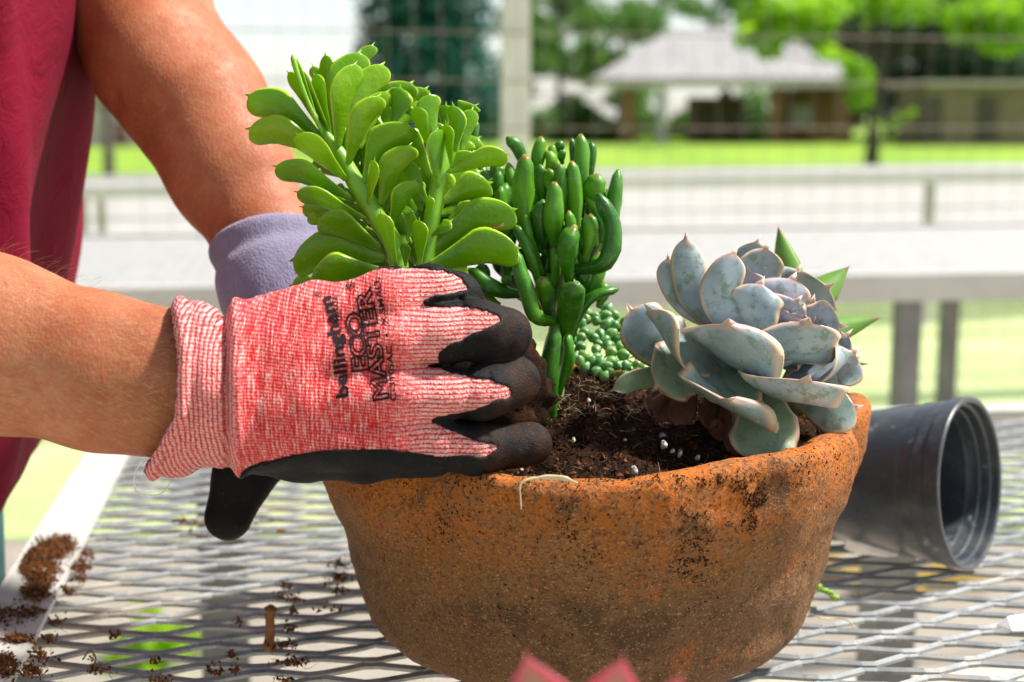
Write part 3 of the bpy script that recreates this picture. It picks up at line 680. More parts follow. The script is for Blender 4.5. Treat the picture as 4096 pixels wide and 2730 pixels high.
# ------------------------------------------------------------------ tipped black nursery pot
rb = G(3905, 2285); NR = .0545*(np.linalg.norm(rb-CAM)/.95)
rc = P(3885, 1957, (rb-CAM) @ FW); ax = unit([math.cos(math.radians(38)), -math.sin(math.radians(38)), .11])
rc[2] = TZ + NR*.995
prof = [(.0005, -2.25), (.60, -2.25), (.68, -2.24), (.70, -2.20), (.905, -.56), (.915, -.53), (.925, -.50), (.93, -.36), (.95, -.34), (.955, -.20), (.985, -.18), (1.0, -.05), (1.0, -.015), (.985, 0), (.955, 0), (.935, -.015), (.925, -.10),
        (.895, -.12), (.885, -.22), (.865, -.235), (.855, -.36), (.845, -.38), (.66, -2.15), (.0005, -2.15)]
def lathe(prof, c, ax, R, n=96):
    ax = unit(ax); s = unit(np.cross(ax, [0, 0, 1])); b = np.cross(s, ax); a = np.arange(n)*2*math.pi/n
    V = np.concatenate([c + ax*R*z + R*r*(np.cos(a)[:, None]*s + np.sin(a)[:, None]*b) for r, z in prof])
    m = len(prof); i, j = np.meshgrid(np.arange(m-1), np.arange(n), indexing='ij')
    return V, np.stack([i*n+j, i*n+(j+1) % n, (i+1)*n+(j+1) % n, (i+1)*n+j], -1).reshape(-1, 4)
t = Nt('black_plastic'); n1 = t.noise(60, 5, .65); n2 = t.noise(240, 4)
c = t.mix(t.ramp(n1, [(.50, 0), (.75, .55)]), (.030, .037, .046), (.11, .11, .105))
c = t.mix(t.ramp(t.noise(42, 6, .75), [(.60, 0), (.68, .6)]), c, (.30, .33, .37))
M_NURS = t.bsdf(c, t.ramp(n1, [(.3, .24), (.7, .45)]), 0, t.bump(n2, .15, .0006))
nur = thing('nursery_pot', 'empty black plastic nursery pot tipped on its side', 'pot', (*rc[:2], TZ))
V, Q = lathe(prof[:9] + prof[21:], rc, ax, NR); V2, Q2 = lathe(prof[8:22], rc, ax, NR)
o = mk('pot_wall', V, Q[:, ::-1], M_NURS, nur); o2 = mk('rim', V2, Q2[:, ::-1], M_NURS, nur)
for x in (o, o2):
    md = x.modifiers.new('edge', 'EDGE_SPLIT'); md.split_angle = math.radians(28)
tg = [lz(365, 1050, .006), lz(372, 1022, .012), lz(500, 1030, .012), (lz(545, 1050, .010)), lz(570, 1078, .006), lz(520, 1082, .004), lz(410, 1068, .004)]
tv = np.array(tg + [p + np.array([0, .001, -.001]) for p in tg])
ob = mk('plant_tag', tv, [tuple(range(7))] + [tuple(range(13, 6, -1))] + [(k, k+7, (k+1) % 7+7, (k+1) % 7) for k in range(7)], M_SCRAP, None, False)
tag(ob, 'blank white plastic plant tag tucked under the tipped black pot', 'plant tag')
# weeds and fallen leaves on the ground below the bench
M_YEL = leafmat('fallen_leaf', (.55, .36, .05), (.62, .44, .10), .2)
for (px, py, s, m_, lab) in ((3340, 2260, .10, M_YEL, 'orange'), (3560, 2330, .12, M_YEL, 'yellow'), (3800, 2290, .11, M_YEL, 'amber')):
    g = G(px, py, .03); an = RNG.uniform(0, 6); b = MB()
    pts_ = [g + s*np.array([math.cos(an+k*1.05)*(.5+.5*(k % 2)), math.sin(an+k*1.05)*(.5+.5*(k % 2)), .08*math.sin(k*2)]) for k in range(6)]
    ob = mk('fallen_leaf', np.array(pts_ + [p - np.array([0, 0, .004]) for p in pts_]), [tuple(range(6)), tuple(range(11, 5, -1))] + [(k, k+6, (k+1) % 6+6, (k+1) % 6) for k in range(6)], m_, None, False, np.full((12, 3), .5))
    tag(ob, lab + ' fallen leaf on the ground below the tipped black pot', 'leaf', 'fallen leaves under the bench')
g = G(660, 2440, .12); wd = thing('weed', 'bright green leafy weed growing on the ground under the bench', 'weed', (g[0], g[1], 0))
for k in range(16):
    an = RNG.uniform(0, 6.28); L = RNG.uniform(.08, .17); el = RNG.uniform(.15, 1.1)
    d = np.array([math.cos(an)*math.cos(el), math.sin(an)*math.cos(el), math.sin(el)]); s = unit(np.cross(d, [0, 0, 1])); b0 = np.array([g[0], g[1], .01])
    pts_ = np.array([b0, b0+d*L*.5+s*L*.22, b0+d*L*.85+s*L*.16, b0+d*L-np.array([0, 0, L*.2]), b0+d*L*.85-s*L*.16, b0+d*L*.5-s*L*.22])
    mk('leaf', pts_, [(0, 1, 2, 3), (0, 3, 4, 5)], M_LIME, wd, False, np.full((6, 3), .6))
# ------------------------------------------------------------------ fleshy leaves
def leaf_mesh(B, C, T, S, W, th, prof, cup=.15, muc=0., mucl=.0, wave=0., nu=18, nv=6, seed=0, curl=0., lw=0.):
    """A thick leaf along the curve B-C-T; S points across it, W is its full width, prof(u) its outline."""
    u = np.concatenate([np.linspace(0, .72, nu-9, endpoint=False), .72 + .28*np.sin(np.linspace(0, math.pi/2, 9))]); n = len(u)
    t_ = u[:, None]; B, C, T = map(lambda q: np.asarray(q, float), (B, C, T))
    c = (1-t_)**2*B + 2*t_*(1-t_)*C + t_*t_*T
    tg = 2*(1-t_)*(C-B) + 2*t_*(T-C); tg /= np.linalg.norm(tg, axis=1)[:, None] + 1e-9
    S = np.asarray(S, float); s = S[None] - tg*(tg @ S)[:, None]; s /= np.linalg.norm(s, axis=1)[:, None] + 1e-9
    nn = np.cross(tg, s)
    w = W/2*prof(u)
    sh = muc*W/2*sstep(.62, 1, u)*.92
    jj = np.linspace(-1, 1, 2*nv+1); g = np.random.default_rng(seed)
    ph = g.uniform(0, 6.28, 3)
    def pos(v, side):
        thk = th/2*np.sqrt(np.maximum(0, 1-v*v*.985))*np.clip(prof(u)/prof(np.array([.6]))[0], .12, 1)**.6*(1-.35*u)
        lat = w*v*(1 + lw*(np.sin(u*11+ph[2]+v) + .5*np.sin(u*19+ph[0]))*sstep(.2, .5, u)) + sh
        lift = cup*w*v*v + wave*W*abs(v)**2.5*(np.sin(u*9+ph[0]+v*1.3) + .6*np.sin(u*15+ph[1]))*sstep(.15, .5, u) + curl*W*sstep(.6, 1, u)*(1-.3*abs(v))
        return c + s*lat[:, None] + nn*(lift + side*thk)[:, None]
    top = [pos(v, 1) for v in jj]; bot = [pos(v, -1) for v in jj[1:-1]]
    ring = top + bot[::-1]; k = len(ring)                # a closed ring of longitudinal lines
    V = np.stack(ring, 1).reshape(-1, 3)
    va = np.concatenate([abs(jj), abs(jj[1:-1][::-1])]); sd = np.concatenate([np.ones(len(jj)), np.zeros(len(jj)-2)])
    A = np.stack([np.repeat(u, k), np.tile(va, n), np.tile(sd, n)], 1)
    i, j = np.meshgrid(np.arange(n-1), np.arange(k), indexing='ij')
    Q = np.stack([i*k+j, i*k+(j+1) % k, (i+1)*k+(j+1) % k, (i+1)*k+j], -1).reshape(-1, 4).tolist()
    tip = c[-1] + s[-1]*sh[-1] + tg[-1]*mucl + s[-1]*muc*mucl*.8
    V = np.vstack([V, tip, c[0] - tg[0]*th*.3]); A = np.vstack([A, [1.08, 0, 1], [0, 0, 1]])
    e = (n-1)*k
    F = [tuple(q) for q in Q] + [(e+j, e+(j+1) % k, n*k) for j in range(k)] + [((j+1) % k, j, n*k+1) for j in range(k)]
    return V, F, A
def spat(u):      # spoon shaped
    a = .20 + .80*np.clip(u/.80, 0, 1)**1.15; return np.where(u < .76, a, a*np.sqrt(np.maximum(.012, 1-((u-.76)/.24)**2.4)))
def obov(u):      # broad, rounded, short pointed
    a = .42 + .58*np.sin(np.clip(u/.68, 0, 1)*math.pi/2)**1.1; return np.where(u < .68, a, np.maximum(.04, (1-((u-.68)/.32)**2.8))**.62)
def lanc(u): return np.maximum(.015, (.62 + .38*np.sin(np.clip(u/.45, 0, 1)*math.pi/2))*np.where(u < .4, 1, 1-((u-.4)/.6)**1.25))
def side_vec(ang, roll=0, flip=1):
    a = math.radians(ang); r = math.radians(roll)
    return math.cos(r)*(math.cos(a)*RT + math.sin(a)*UP) + math.sin(r)*FW*flip

# ---- bright green rosette plant held by the hand
t = Nt('green_leaf'); a = t.attr(); n1 = t.noise(60, 4, .6); n2 = t.noise(600, 3)
c = t.ramp(t.ma('ADD', t.ma('MULTIPLY', n1, .55), t.ma('MULTIPLY', a[0], .35)), [(.2, (.075, .20, .002)), (.5, (.135, .31, .003)), (.8, (.21, .40, .005))])
c = t.mix(t.ma('MULTIPLY', t.ma('SUBTRACT', 1, a[2]), .35), c, (.10, .25, .008))
c = t.mix(t.ramp(t.rnd(), [(0, .55), (.5, 0), (1, 0)]), c, (.07, .24, .010))
c = t.mix(t.ramp(t.rnd(), [(.6, 0), (1, .5)]), c, (.27, .46, .012))
c = t.mix(t.ramp(a[1], [(.84, 0), (.95, .8)]), c, (.46, .62, .04))
c = t.mix(t.ramp(a[0], [(.0, .55), (.25, 0)]), c, (.26, .46, .05))
c = t.mix(t.ramp(a[0], [(1.0, 0), (1.0, 0)]), c, (.5, .35, .05))
c = t.mix(t.ramp(t.noise(240, 3, .7), [(.70, 0), (.74, .5)]), c, (.42, .52, .30))
c = t.mix(t.ramp(t.noise(130, 5, .8), [(.68, 0), (.70, .9)]), c, (.045, .025, .010))
M_GREEN = t.bsdf(c, t.ramp(n1, [(.3, .16), (.7, .32)]), 0, t.bump(t.ma('ADD', t.ma('MULTIPLY', n1, 2.2), t.ma('MULTIPLY', n2, .15)), .45, .0014), spec=.4, sss=.12, ssr=(.5, 1, .15), sscale=.004, trans=.30, tcol=(.44, .72, .006), coat=.1)
M_STEM = noisy('green_stem', (.13, .32, .010), (.20, .40, .015), 50, .4, 0, .2, 200, .001, sss=.2, ssr=(.5, 1, .15))
def Z1(x, y): return 900 + x*.7013, 100 + y*.7015
DA = .725
def A1(x, y, dd): return P(*Z1(x, y), DA + dd/100)
pa = thing('green_succulent', 'bright green rosette succulent held by the red glove', 'succulent', A1(1020, 1500, 0))
def stem(pts, rad, mat, parent, n=12, d0=DA):
    v, f, u = tube(spline([P(*Z1(x, y), d0 + dd/100) for x, y, dd in pts], 24), np.interp(np.linspace(0, 1, 24), np.linspace(0, 1, len(rad)), [mm(r*.7013, DA) for r in rad]), n)
    return mk('stem', v, f, mat, parent)
stem([(1010, 1640, 0), (980, 1300, 0), (865, 1100, 0), (745, 900, 0), (660, 745, 0), (560, 600, .2), (470, 450, .4)], [58, 56, 55, 52, 42, 22, 8], M_STEM, pa)
stem([(1100, 1640, .3), (1150, 1300, .3), (1190, 1050, .2), (1225, 870, .2), (1250, 770, .3), (1260, 660, .4)], [52, 50, 48, 42, 34, 14], M_STEM, pa)
stem([(1060, 1500, 3), (1020, 1100, 3.5), (960, 800, 4), (940, 560, 4)], [40, 36, 30, 16], M_STEM, pa)
# bx, by, tx, ty, width, roll, mucro side, depth base, depth tip
LA = [(585,690,180,345,185,22,.75,.3,.8),(600,730,170,530,170,28,.75,0,-.2),(690,885,425,620,125,50,.2,-.4,-2.0),(715,990,320,765,135,35,.7,-.3,-.9),(800,1108,425,930,100,48,.5,-.4,-1.4),
 (640,1080,450,1020,95,20,.4,1.5,2),(880,1270,560,1080,165,30,.3,-.2,-.8),(905,1335,410,1240,225,18,.85,0,.2),(880,1400,500,1380,200,18,.75,-.5,-1.2),(620,1490,385,1470,120,20,.3,.8,1),(620,1130,470,1095,70,30,0,1.8,2),
 (560,640,390,185,46,55,0,0,-.2),(610,650,425,260,56,60,0,.2,0),(525,560,368,265,70,50,.3,.8,1),(600,620,508,290,90,55,0,.3,.3),(600,600,572,175,95,35,0,1,1.6),(545,400,512,235,70,20,.3,1.6,2),
 (622,620,690,145,185,25,-.75,.8,1.3),(645,720,685,218,128,48,-.75,-.2,-1.2),(700,700,822,205,165,25,-.85,.4,.9),(760,300,802,108,90,20,-.8,2,2.3),(705,790,815,395,135,42,-.75,-.4,-1.6),
 (770,700,868,365,125,25,-.85,.5,1),(800,900,955,535,205,18,-.75,-.2,-.9),(890,1020,985,680,155,25,-.75,-.3,-1.2),(815,1020,852,775,72,55,0,-.6,-1.6),(950,1145,1040,885,110,42,-.6,-.5,-1.5),
 (975,1375,890,1078,92,45,0,-1.2,-2.4),(1040,1230,1063,1072,64,30,0,-.2,-.6),(1110,1375,1108,1118,90,35,0,-.8,-1.4),(1030,1375,1025,1248,60,30,0,-.8,-1),
 (870,560,1000,305,165,15,-.75,3,3.2),(1000,540,1105,345,120,15,-.7,3.6,3.8),(860,450,895,318,95,15,0,3.4,3.6),(900,600,944,465,95,20,-.4,2.4,2.4),(1000,620,1030,452,110,20,0,2.6,2.6),
 (1190,640,1145,402,130,25,-.3,.8,.8),(1250,600,1260,458,85,20,0,1.6,1.8),(1310,720,1335,468,110,30,.6,.4,.2),(1350,720,1400,482,95,30,-.2,.9,1),(1330,500,1385,437,110,15,-.8,1.8,1.8),
 (1165,700,1085,470,84,52,0,0,-.9),(1215,925,1203,600,92,52,-.2,-.5,-1.7),(1290,800,1260,570,66,58,0,-.3,-1.1),(1290,810,1385,715,74,38,-.6,0,-.3),(1275,838,1585,705,118,28,-.6,.1,-.3),
 (1170,860,1015,585,140,25,.2,.9,.6),(1150,1010,1010,785,135,20,.2,1,.9),(1240,1010,1480,865,170,20,-.5,.6,.8),(1165,1290,1590,985,215,14,-.75,.2,.2),(1150,1385,1625,1190,225,10,-.75,-.2,-.6),
 (1180,1200,1285,1120,70,40,0,-.1,-.4),(1200,1400,1385,1390,95,30,0,.3,.6),(1165,1100,1165,980,55,40,0,-.5,-.9),(1000,1060,920,940,100,20,0,1.6,1.6),(1060,1250,940,1080,120,20,0,1.3,1.4),
 (800,800,770,560,120,30,0,1.6,1.8),(960,760,1010,560,110,20,0,2.6,2.6),(1120,1060,1080,880,110,20,.2,1.6,1.6),(1250,1150,1420,1010,110,20,-.4,1.4,1.6),(740,1010,620,930,90,30,0,1.6,2),(1100,760,1060,640,90,30,0,2,2),(700,560,640,330,100,30,0,1.6,2),(1230,760,1190,560,110,20,0,1.4,1.6)]
for i, (bx, by, tx, ty, w, roll, muc, db, dt) in enumerate(LA):
    b_, t_ = A1(bx, by, db), A1(tx, ty, dt); sc = mm(.7013, DA)
    ang = math.degrees(math.atan2(-(ty-by), tx-bx)) + 90
    S = side_vec(ang, roll*(1 if muc >= 0 else -1))
    mid = (b_+t_)/2 + FW*(.0022 if roll < 40 else -.0015) - UP*.0008
    wide = w*sc/max(.5, math.cos(math.radians(roll)))
    V, F, A = leaf_mesh(b_, mid, t_, S, wide*1.12, .0018 + .035*wide, spat, -.12, muc, .0024 if w > 60 else .0014, .014, seed=i)
    mk('leaf', V, F, M_GREEN, pa, True, A)
# older leaves filling the inside of the clump
gf = np.random.default_rng(31)
for i in range(84):
    s_ = gf.random()**1.5; st_ = [[(980,1400),(660,745)],[(1150,1400),(1250,800)],[(1020,1350),(950,560)]][i % 3]
    bx = st_[0][0]+(st_[1][0]-st_[0][0])*s_; by = st_[0][1]+(st_[1][1]-st_[0][1])*s_
    an = math.radians([118, 75, 95][i % 3] + gf.uniform(-62, 62)); L = gf.uniform(190, 300); d0 = gf.uniform(1.0, 3.2)
    b_, t_ = A1(bx, by, d0), A1(bx+math.cos(an)*L, by-math.sin(an)*L, d0+gf.uniform(0, 1.2))
    V, F, A = leaf_mesh(b_, (b_+t_)/2+FW*.002, t_, side_vec(math.degrees(an)+90, gf.uniform(0, 40)), mm(gf.uniform(110, 170)*.7, DA)*1.25, .004, spat, -.12, gf.uniform(-.7, .7), .0022, .012, nu=15, nv=4, seed=i+200)
    mk('leaf', V, F, M_GREEN, pa, True, A)
# root ball between the fingers
bm = bmesh.new(); bmesh.ops.create_icosphere(bm, subdivisions=5, radius=1); rv_ = np.array([v.co for v in bm.verts]); rf_ = [tuple(v.index for v in f.verts) for f in bm.faces]; bm.free()
rv_ = rv_*(1 + .16*vnoise(rv_, 2.2, 1) + .09*vnoise(rv_, 7, 2) + .05*vnoise(rv_, 18, 3))[:, None]
rbv = P(1900, 1600, .728) + rv_*np.array([.040, .027, .040]); mk('root_ball', rbv, rf_, M_SOIL, pa, True, np.zeros((len(rbv), 3)))
# flower bud spike
bp = spline([A1(560, 620, -.5), A1(470, 430, -.5), A1(410, 270, -.6), A1(384, 170, -.6)], 20)
v, f, u = tube(bp, mm(.7013, DA)*np.array([12]*8+[13, 15, 14, 16, 15, 17, 16, 19, 17, 18, 14, 4]), 8); mk('bud_spike', v, f, M_STEM, pa)
# torn brown nick in the largest leaf
M_NICK = noisy('dry_nick', (.16, .075, .02), (.36, .2, .06), 400, .8)
nk = [A1(1508, 1112, -1.05), A1(1525, 1165, -1.05), A1(1560, 1163, -1.05), A1(1592, 1150, -1.05), A1(1590, 1122, -1.05), A1(1562, 1150, -1.1), A1(1535, 1150, -1.1)]
nv_ = np.array(nk + [p + FW*.001 for p in nk]); mk('torn_edge', nv_, [tuple(range(7)), tuple(range(13, 6, -1))] + [(k, k+7, (k+1) % 7+7, (k+1) % 7) for k in range(7)], M_NICK, pa, False)

# ---- finger succulent
t = Nt('finger_leaf'); a = t.attr(); n1 = t.noise(45, 4, .6); n2 = t.noise(500, 3)
c = t.ramp(t.ma('ADD', t.ma('MULTIPLY', n1, .6), t.ma('MULTIPLY', t.rnd(), .35)), [(.25, (.013, .080, .003)), (.5, (.044, .19, .004)), (.8, (.15, .38, .007))])
c = t.mix(t.ramp(t.noise(130, 4, .7), [(.58, 0), (.70, .45)]), c, (.20, .30, .17))
c = t.mix(t.ramp(t.voro(520), [(.12, .55), (.25, 0)]), c, (.16, .30, .12))
c = t.mix(t.ma('MULTIPLY', t.ramp(a[0], [(.955, 0), (1.0, .75)]), t.ramp(t.rnd(), [(.35, .05), (.95, .9)])), c, (.36, .10, .05))
M_FING = t.bsdf(c, t.ramp(n1, [(.3, .3), (.7, .45)]), 0, t.bump(t.ma('ADD', n1, t.ma('MULTIPLY', n2, .1)), .3, .001), spec=.4, sss=.1, ssr=(.3, 1, .15), sscale=.004, trans=.10, tcol=(.12, .5, .03), coat=.1)
M_FSTEM = noisy('woody_stem', (.10, .12, .05), (.20, .24, .09), 60, .6, 0, .4, 200, .001)
DB = .752
def Z3(x, y): return 1700 + x*.797, 450 + y*.797
def B3(x, y, dd=0): return P(*Z3(x, y), DB + dd/100)
pb = thing('finger_succulent', 'dark green finger leaved succulent with reddish trumpet tips', 'succulent', B3(650, 1480))
def fstem(pts, r0, r1):
    v, f, u = tube(spline([B3(*p) for p in pts], 20), mm(.797, DB)*np.linspace(r0, r1, 20), 10); mk('stem', v, f, M_FSTEM, pb)
fstem([(640, 1560, .5), (650, 1240, .5), (680, 1000, .5), (700, 800, .5), (690, 600, .6), (690, 420, .8)], 62, 22)
fstem([(680, 1030, .6), (780, 900, .6), (850, 740, .8), (890, 560, 1)], 44, 20)
fstem([(670, 1000, .6), (580, 820, .8), (520, 620, 1), (480, 440, 1.3)], 44, 20)
fstem([(600, 960, 1), (450, 880, 1.5), (330, 620, 2.4), (330, 400, 2.6)], 40, 18)
fstem([(330, 480, 2.5), (280, 340, 2.8), (246, 190, 3)], 16, 10)
# list of (points x,y,depth...), radius, flatness
LB = [([(505,270,1.3),(470,190,1.2),(417,128,1.0)],30,1),([(560,300,1.6),(570,220,1.6),(580,133,1.6)],33,1),([(500,570,-.2),(492,400,-.5),(506,228,-1)],50,.95),([(620,285,1.4),(617,200,1.4)],26,1),([(655,250,2),(640,168,2)],19,1),
 ([(690,245,1.8),(694,195,1.5)],18,1),([(668,190,2.2),(662,148,2.2)],22,1),([(745,260,2),(739,132,2)],19,1),([(780,450,1),(785,280,1),(786,122,1)],37,1),([(825,350,1.6),(832,240,1.6),(838,152,1.6)],25,1),
 ([(850,460,.8),(850,390,.7),(868,318,.4)],48,1),([(760,570,.2),(752,400,0),(736,252,-.3)],34,1),([(680,540,.2),(684,400,0),(670,268,-.4)],34,1),([(585,440,.8),(580,350,.8),(582,272,.6)],31,1),([(628,380,.4),(620,292,.2)],20,1),
 ([(655,660,-.6),(645,520,-1.1),(654,365,-1.4)],43,1),([(596,640,-.2),(575,545,-.5),(592,450,-.8)],36,1),([(925,660,.8),(945,480,.8),(966,295,.9)],36,.9),([(775,775,-1),(895,760,-1.4),(945,590,-1.5),(870,415,-1.6)],46,.9),
 ([(570,760,0),(525,640,-.3),(490,490,-.5)],27,1),([(565,840,-.3),(520,680,-.6),(448,575,-.7)],28,1),([(728,660,-.6),(724,500,-1)],27,1),([(808,710,-1),(828,610,-1.2),(812,520,-1.3)],28,1),([(720,790,-1.2),(715,680,-1.8),(748,585,-2.2)],62,.75),
 ([(645,840,-.4),(640,685,-.7)],27,1),([(655,1040,-1),(560,1030,-1.7),(500,860,-2),(448,695,-1.9)],38,.95),([(610,980,-.6),(600,900,-1.4),(588,840,-2.2)],38,1),([(715,1085,-1),(725,960,-1.8),(755,870,-2.8)],60,.8),
 ([(735,1140,-.3),(775,1010,-.5),(850,920,-.6),(958,888,-.4)],46,.55),([(640,1500,-1),(625,1300,-1.6),(655,1085,-2)],68,.6),([(690,1360,-.7),(722,1230,-1),(712,1110,-1.1)],34,.8),([(815,920,.2),(850,830,.2),(880,720,.3)],44,1),
 ([(440,905,0),(340,880,-.5),(225,790,-.4)],40,.9),([(405,850,-.8),(402,826,-1)],24,1),([(300,350,2.6),(296,270,2.6)],22,1),([(328,360,2.2),(320,285,2.2)],24,1),([(375,350,2.2),(385,270,2.2)],30,1),([(405,380,1.8),(398,315,1.6)],32,1),([(440,370,1.6),(436,290,1.6)],20,1),
 ([(435,440,1.2),(425,370,1)],28,1),([(245,200,3),(262,52,3)],19,1),([(905,735,.4),(960,690,.4)],11,1),([(700,720,0),(690,560,-.4)],34,1),([(790,880,-.4),(800,770,-.6)],34,1),([(490,790,.8),(395,735,.8)],34,1),([(880,620,.5),(870,480,.4)],34,1),
 ([(540,520,1),(545,400,1)],32,1),([(640,560,.4),(630,430,.3)],30,1),([(470,560,.8),(440,440,.8)],30,1),([(840,640,.4),(830,520,.2)],30,1),([(700,420,1.2),(705,300,1.2)],30,1),([(620,720,.4),(560,600,.4)],30,1),([(350,560,2),(330,450,2)],32,1),([(380,640,2),(370,500,2)],32,1),([(150,380,2.6),(140,320,2.6)],30,1),([(880,960,.4),(900,860,.5)],30,1),([(350,960,.6),(260,900,.6)],34,1),([(300,860,1.2),(280,760,1.2)],34,1)]
gb = np.random.default_rng(77)
for k_ in range(125):
    u_ = gb.random() if k_ < 50 else gb.uniform(.55, 1); br = [[(700,900),(690,420)],[(780,900),(890,520)],[(580,860),(480,420)],[(420,860),(330,420)],[(680,1100),(640,700)]][gb.integers(5)]
    bx_ = br[0][0]+(br[1][0]-br[0][0])*u_; by_ = br[0][1]+(br[1][1]-br[0][1])*u_; an_ = gb.normal()*.36; L_ = gb.uniform(120, 215); dq = gb.uniform(.3, 2.2)
    LB.append(([(bx_, by_, dq), (bx_+math.sin(an_)*L_*.5, by_-math.cos(an_)*L_*.5, dq), (bx_+math.sin(an_*.7)*L_, by_-math.cos(an_*.7)*L_, dq+gb.uniform(-.3, .3))], gb.uniform(20, 33), .95))
for i, (pp, r, fl) in enumerate(LB):
    g = np.random.default_rng(i)
    pts_ = [B3(*q) for q in pp]
    if len(pts_) == 2: pts_ = [pts_[0], (pts_[0]+pts_[1])/2 + RT*g.normal()*.001, pts_[1]]
    pts_[0] = pts_[0] + (pts_[0]-pts_[1])*.45 + FW*.002
    c_ = spline(pts_, 15); R = mm(r*.797*1.17, DB)
    x = np.linspace(0, 1, 15); rad = R*(.50 + .50*sstep(0, .5, x))*(1-.22*sstep(.55, 1, x))*np.where(x > .86, np.sqrt(np.maximum(.18, 1-((x-.86)/.16)**2)), 1)
    v, f, u = tube(c_, rad, 12, fl, False); n = 12
    tipd = unit(c_[-1]-c_[-2]); L = len(v)
    v = np.vstack([v, c_[-1] + tipd*R*.25 + (v[-n:]-c_[-1])*.55, (c_[-1] - tipd*R*.12)[None], c_[0][None]])     # dimpled trumpet end
    e = 14*n
    f = f + [(e+j, e+(j+1) % n, L+(j+1) % n, L+j) for j in range(n)] + [(L+j, L+(j+1) % n, L+n) for j in range(n)] + [((j+1) % n, j, L+n+1) for j in range(n)]
    v = v + .0006*np.stack([vnoise(v, 140, s) for s in (1, 2, 3)], 1)
    A = np.zeros((len(v), 3)); A[:L, 0] = u; A[L:L+n, 0] = 1.0; A[L+n, 0] = .93
    mk('leaf', v, f, M_FING, pb, True, A)

# ---- string of pearls
t = Nt('pearl_leaf'); a = t.attr(); n1 = t.noise(200, 3)
c = t.ramp(t.ma('ADD', t.ma('MULTIPLY', n1, .5), t.ma('MULTIPLY', t.rnd(), .5)), [(.2, (.03, .15, .025)), (.5, (.06, .24, .04)), (.85, (.22, .36, .07))])
c = t.mix(t.ramp(a[0], [(.55, 0), (.8, .35)]), c, (.35, .5, .3))
M_PEARL = t.bsdf(c, .3, 0, t.bump(n1, .2, .0005), sss=.15, ssr=(.3, 1, .2), sscale=.002, coat=.2)
pp_ = thing('string_of_pearls', 'bead leaved trailing succulent between the finger plant and grey rosette', 'succulent', B3(900, 1330, 4))
bm = bmesh.new(); bmesh.ops.create_uvsphere(bm, u_segments=14, v_segments=10, radius=1)
pvv = np.array([v.co for v in bm.verts]); pff = [tuple(v.index for v in f.verts) for f in bm.faces]; bm.free()
ptx = np.where(pvv[:, 2] > .9, 1.35, 1.)[:, None]; pvv = pvv*np.array([1, 1, 1.06])*np.where(pvv[:, 2:3] > .95, np.array([1, 1, 1.22]), 1)
sv = np.abs(pvv[:, 0])
pme = mesh_data('pearl', pvv, pff, M_PEARL, True, np.stack([1-np.abs(pvv[:, 0]), 0*sv, 0*sv], 1))
gp = np.random.default_rng(5); cnt = 0; centers = []
while cnt < 130:
    x, y = gp.uniform(735, 1075), gp.uniform(985, 1345)
    if x < 760 and y < 1050 or (x < 850 and y > 1300) or (y < 985 + abs(x-900)*.18): continue
    dd = 5.5 - (y-985)/360*4.2 + gp.uniform(-.15, .15)
    q = B3(x, y, dd); r = mm(gp.uniform(24, 32)*.797, .8)
    if any(np.linalg.norm(q-c_) < (r+rr_)*.78 for c_, rr_ in centers): cnt += .12; continue
    centers.append((q, r)); o = bpy.data.objects.new('pearl', pme); COL.objects.link(o); o.parent = pp_; o.matrix_parent_inverse = wmat(pp_).inverted()
    o.location = tuple(q); o.scale = (r, r, r); o.rotation_euler = tuple(gp.uniform(-.9, .9, 3) + np.array([1.2, 0, 0])); cnt += 1
b = MB()
for k in range(26):
    s_ = centers[gp.integers(len(centers))][0]; near = sorted(centers, key=lambda q: np.linalg.norm(q[0]-s_))[1:5]
    b.tube(spline([s_+FW*.002] + [q[0]+FW*.002 for q in near], 14), .0005, 5)
b.build('stem', M_STEM, pp_, True)

# ---- grey lilac rosette
t = Nt('rosette_leaf'); a = t.attr(); n1 = t.noise(38, 5, .6); n2 = t.noise(150, 5, .7); rn = t.rnd()
ln = t.attr('hue')
c = t.ramp(n1, [(.25, (.13, .19, .225)), (.5, (.25, .32, .36)), (.75, (.44, .49, .51))])
c = t.mix(ln[0], c, (.44, .40, .52))                          # younger leaves lilac
c = t.mix(ln[1], c, (.22, .30, .14))                          # old leaves greener
c = t.mix(t.ramp(n2, [(.52, 0), (.62, .75)]), c, (.13, .20, .13))   # wax rubbed off
c = t.mix(t.ramp(t.noise(75, 5, .75), [(.64, 0), (.70, .5)]), c, (.56, .58, .55))
c = t.mix(t.ramp(t.noise(110, 6, .8), [(.70, 0), (.735, .8)]), c, (.10, .065, .03))
c = t.mix(t.ramp(a[1], [(.78, 0), (.92, .9)]), c, (.58, .40, .27))
c = t.mix(t.ramp(a[0], [(.93, 0), (.99, .75)]), c, (.48, .27, .20))
M_ROSE = t.bsdf(c, t.ramp(n2, [(.4, .5), (.65, .3)]), 0, t.bump(n2, .3, .0009), sss=.1, ssr=(.6, .8, .6), sscale=.003, trans=.06)
M_DEAD = noisy('withered_leaf', (.035, .012, .010), (.20, .06, .025), 60, .75, 0, .6, 150, .002)
DE = .755
def Z4(x, y): return 2350 + x*.7015, 850 + y*.7015
def E4(x, y, dd=0): return P(*Z4(x, y), DE + dd/100)
pe = thing('rosette_succulent', 'large grey lilac rosette succulent with wavy pink edged leaves', 'succulent', E4(980, 1250))
v, f, u = tube(spline([E4(900, 1330, .5), E4(930, 1100, .5), E4(960, 900, .5), E4(1050, 640, .3)], 16), mm(.7, DE)*np.linspace(110, 50, 16), 12); mk('stem', v, f, M_FSTEM, pe)
